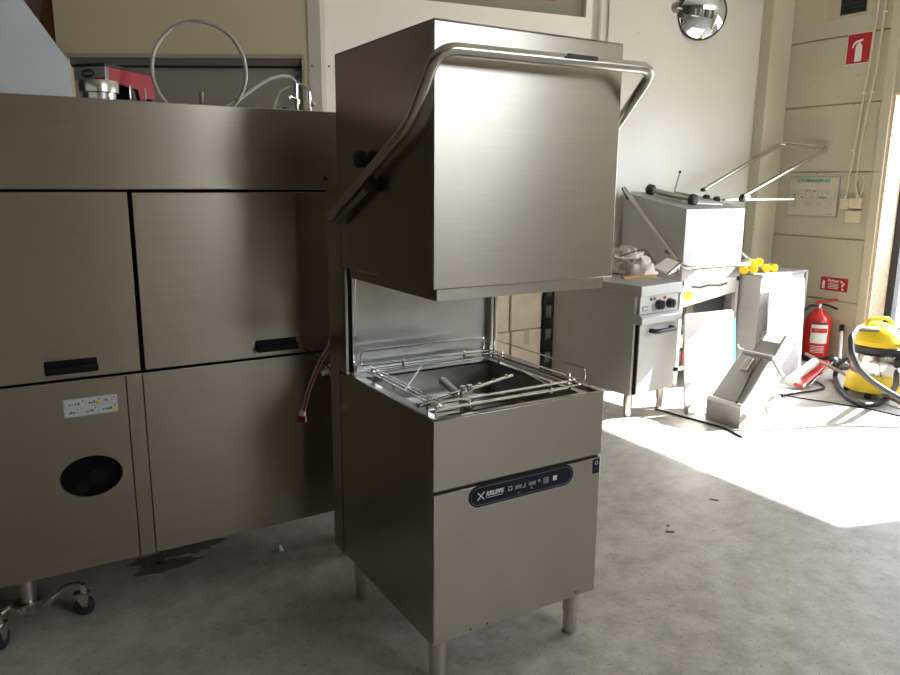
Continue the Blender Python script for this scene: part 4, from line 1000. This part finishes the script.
# white and red rollers on floor
a = P(789, 381, 2, .05); b = P(814, 363, 2, .14)
g = MB(); ctr = (a+b)/2
t = thing('white_tube', 'thick white tube leaning on the floor beside the red dustpan', 'tube', (a.x, a.y, 0)); a_, b_ = a-t.location, b-t.location
MB().tube([a_, b_], .034, n=16).build('tube', WHITE, t); MB().tube([b_-(b_-a_)*.03, b_+(b_-a_)*.03], .037, n=16).build('end_cap', GALV, t)
a = P(797, 387, 2, .02); b = P(822, 368, 2, .06)
t = thing('red_dustpan', 'red plastic dustpan lying on the floor below the fire extinguisher', 'dustpan', (a.x, a.y, 0)); a_, b_ = a-t.location, b-t.location
dv = (b_-a_); pv = Vector((-dv.y, dv.x, 0)).normalized()*.055
MB().hexa([a_-pv*.8, b_-pv, b_+pv*.7, a_+pv*.5, a_-pv*.8+Vector((0, 0, .015)), b_-pv+Vector((0, 0, .07)), b_+pv*.7+Vector((0, 0, .07)), a_+pv*.5+Vector((0, 0, .03))]).build('pan', RED, t, bevel=.01)
MB().tube([b_*.2+pv*-.9, b_*1.05-pv*1.2+Vector((0, 0, .05))], .006, n=8).build('wire_handle', CHROME, t)
# long brown metal tube slanting across
a = Vector((5.05, 1.98, .14)); a = P(806, 354, 1, 1.83); b = P(912, 409, 2, .02)
tag(MB().tube([a, b], .013, n=10).build('long_metal_tube', BROWNBAR), 'long brown metal tube sloping across the vacuum towards the right', 'tube')

# vacuum
vc = Vector((4.34, 1.14, 0))
vq = P(872, 398, 2, 0)
VC = thing('wet_dry_vacuum', 'yellow and black wet and dry vacuum cleaner with steel tank near the doorway', 'vacuum cleaner', (4.37, 1.20, 0))
MB().lathe([(0, .15), (.1, .185), (.8, .18), (1, .165)], (0, 0, .035), (0, 0, .17)).build('base', YELLOW, VC)
MB().lathe([(0, .155), (.04, .160), (.96, .165), (1, .160)], (0, 0, .14), (0, 0, .34)).build('tank', TANK, VC)
MB().lathe([(0, .165), (.3, .180), (.8, .180), (1, .165)], (0, 0, .315), (0, 0, .385)).build('band', BLACK, VC)
g = MB(); g.lathe([(0, .17), (.25, .185), (.6, .165), (.85, .12), (1, .05)], (0, 0, .375), (0, 0, .53)); g.build('motor_head', YELLOW, VC)
tb([(-.10, .05, .50), (-.08, .04, .56), (.03, -.03, .57), (.08, -.06, .50)], .014, 'carry_handle', YELLOW, VC)
MB().lathe([(0, .028), (1, .022)], (.02, -.10, .475), (.03, -.13, .50)).build('switch_knob', GREYBAND, VC)
g = MB(); g.lathe([(0, .055), (.5, .05), (1, .036)], (-.0, -.14, .29), (.0, -.225, .26)); g.build('inlet', BLACK, VC)
lettering('WD 3', .022, (-.10, -.172, .40), Vector((.86, -.5, 0)), RZ, INK, VC)
for a_ in (20, 110, 200, 290):
    a = math.radians(a_); x, y = .165*math.cos(a), .165*math.sin(a)
    c_ = MB(); c_.cyl((x-.01, y, .022), (x+.01, y, .022), .022); c_.cyl((x, y, .02), (x, y, .06), .01); c_.build('castor', RUBBER, VC)
vo = VC.location
pts = [P(857, 328, 1, 1.02)+Vector((0, 0, 0)), P(851, 337, 1, .95), P(851, 352, 1, .92), P(858, 368, 1, .88), P(870, 380, 1, .85), P(885, 390, 1, .8), P(903, 400, 1, .72), P(930, 412, 1, .6)]
pts = [Vector((p.x, p.y, max(p.z, .03))) for p in pts]
pts = [vo+Vector((-.10, -.04, .50))]+pts
tb([p-vo for p in pts], .019, 'spare_hose', HOSE_DARK, VC, n=12)
pts = [vo+Vector((0, -.225, .26)), P(897, 372, 1, .80), P(896, 385, 1, .80)]
gp = [(889, 397), (878, 404), (862, 405), (848, 398), (839, 388), (835, 376)]
pts += [P(x, y, 2, .02) for x, y in gp] + [P(838, 364, 1, 1.50), P(848, 357, 1, 1.45)]
pts = [Vector((p.x, p.y, max(p.z, .02))) for p in pts]
tb([p-vo for p in pts], .019, 'suction_hose', HOSE_DARK, VC, n=12)

# floor cables
def cable(pts, lab, r=.006, m_=BLACK):
    q = [P(x, y, 2, r) for x, y in pts]
    return tag(MB().tube(rounded(q, .06), r, n=8).build('floor_cable', m_), lab, 'cable')
cable([(655, 409), (668, 412), (680, 416), (700, 421), (725, 428), (742, 437)], 'dark cable on the floor running out from under the loose white panel')
cable([(779, 394), (800, 398), (840, 404), (870, 409), (905, 417)], 'thin cable along the edge of the sunlit floor beside the vacuum', .004)
cable([(782, 396), (795, 393), (812, 391), (826, 388), (818, 382), (808, 380)], 'black cable curling in front of the red dustpan', .008)
cable([(774, 396), (768, 400), (766, 408), (769, 413)], 'short pale cable curled on bright floor right of the tilted appliance', .006, CREAM)

# ------------------------------------------------------------ light
az = Vector((-.96, .28, 0)).normalized(); el = math.radians(33)
sd = bpy.data.lights.new('sun', 'SUN'); so = bpy.data.objects.new('sun', sd); COL.objects.link(so)
dirv = Vector((az.x*math.cos(el), az.y*math.cos(el), -math.sin(el)))
so.rotation_euler = dirv.to_track_quat('-Z', 'Y').to_euler(); so.location = (8, -1, 6)
sd.energy = 10; sd.angle = math.radians(.6); sd.color = (1, .94, .85)
wd = bpy.data.worlds.new('world'); SC.world = wd; wd.use_nodes = True
bg = wd.node_tree.nodes['Background']; bg.inputs['Color'].default_value = (.84, .91, 1, 1); bg.inputs['Strength'].default_value = 3.2
for nme, y0_, y1_, z1_ in (('door_portal', FR_Y, 1.745, LINT),):
    ld = bpy.data.lights.new(nme, 'AREA'); lo = bpy.data.objects.new(nme, ld); COL.objects.link(lo)
    ld.shape = 'RECTANGLE'; ld.size = z1_; ld.size_y = y1_-y0_; lo.location = (XW+.22, (y0_+y1_)/2, z1_/2)
    lo.rotation_euler = Vector((-1, 0, 0)).to_track_quat('-Z', 'Y').to_euler(); ld.size, ld.size_y = (y1_-y0_), z1_
    ld.cycles.is_portal = True
for a, b, z0_, z1_ in FD:
    ld = bpy.data.lights.new('front_portal', 'AREA'); lo = bpy.data.objects.new('front_portal', ld); COL.objects.link(lo)
    ld.shape = 'RECTANGLE'; ld.size = b-a; ld.size_y = z1_-z0_; lo.location = ((a+b)/2, -6.22, (z0_+z1_)/2)
    lo.rotation_euler = Vector((0, 1, 0)).to_track_quat('-Z', 'Y').to_euler(); ld.cycles.is_portal = True
SC.view_settings.view_transform = 'Standard'; SC.view_settings.look = 'None'; SC.view_settings.gamma = 1; SC.view_settings.use_curve_mapping = False
SC.view_settings.exposure = 1.95
SC.cycles.max_bounces = 10; SC.cycles.diffuse_bounces = 6; SC.cycles.glossy_bounces = 6
SC.cycles.sample_clamp_indirect = 6
SC.cycles.use_denoising = True
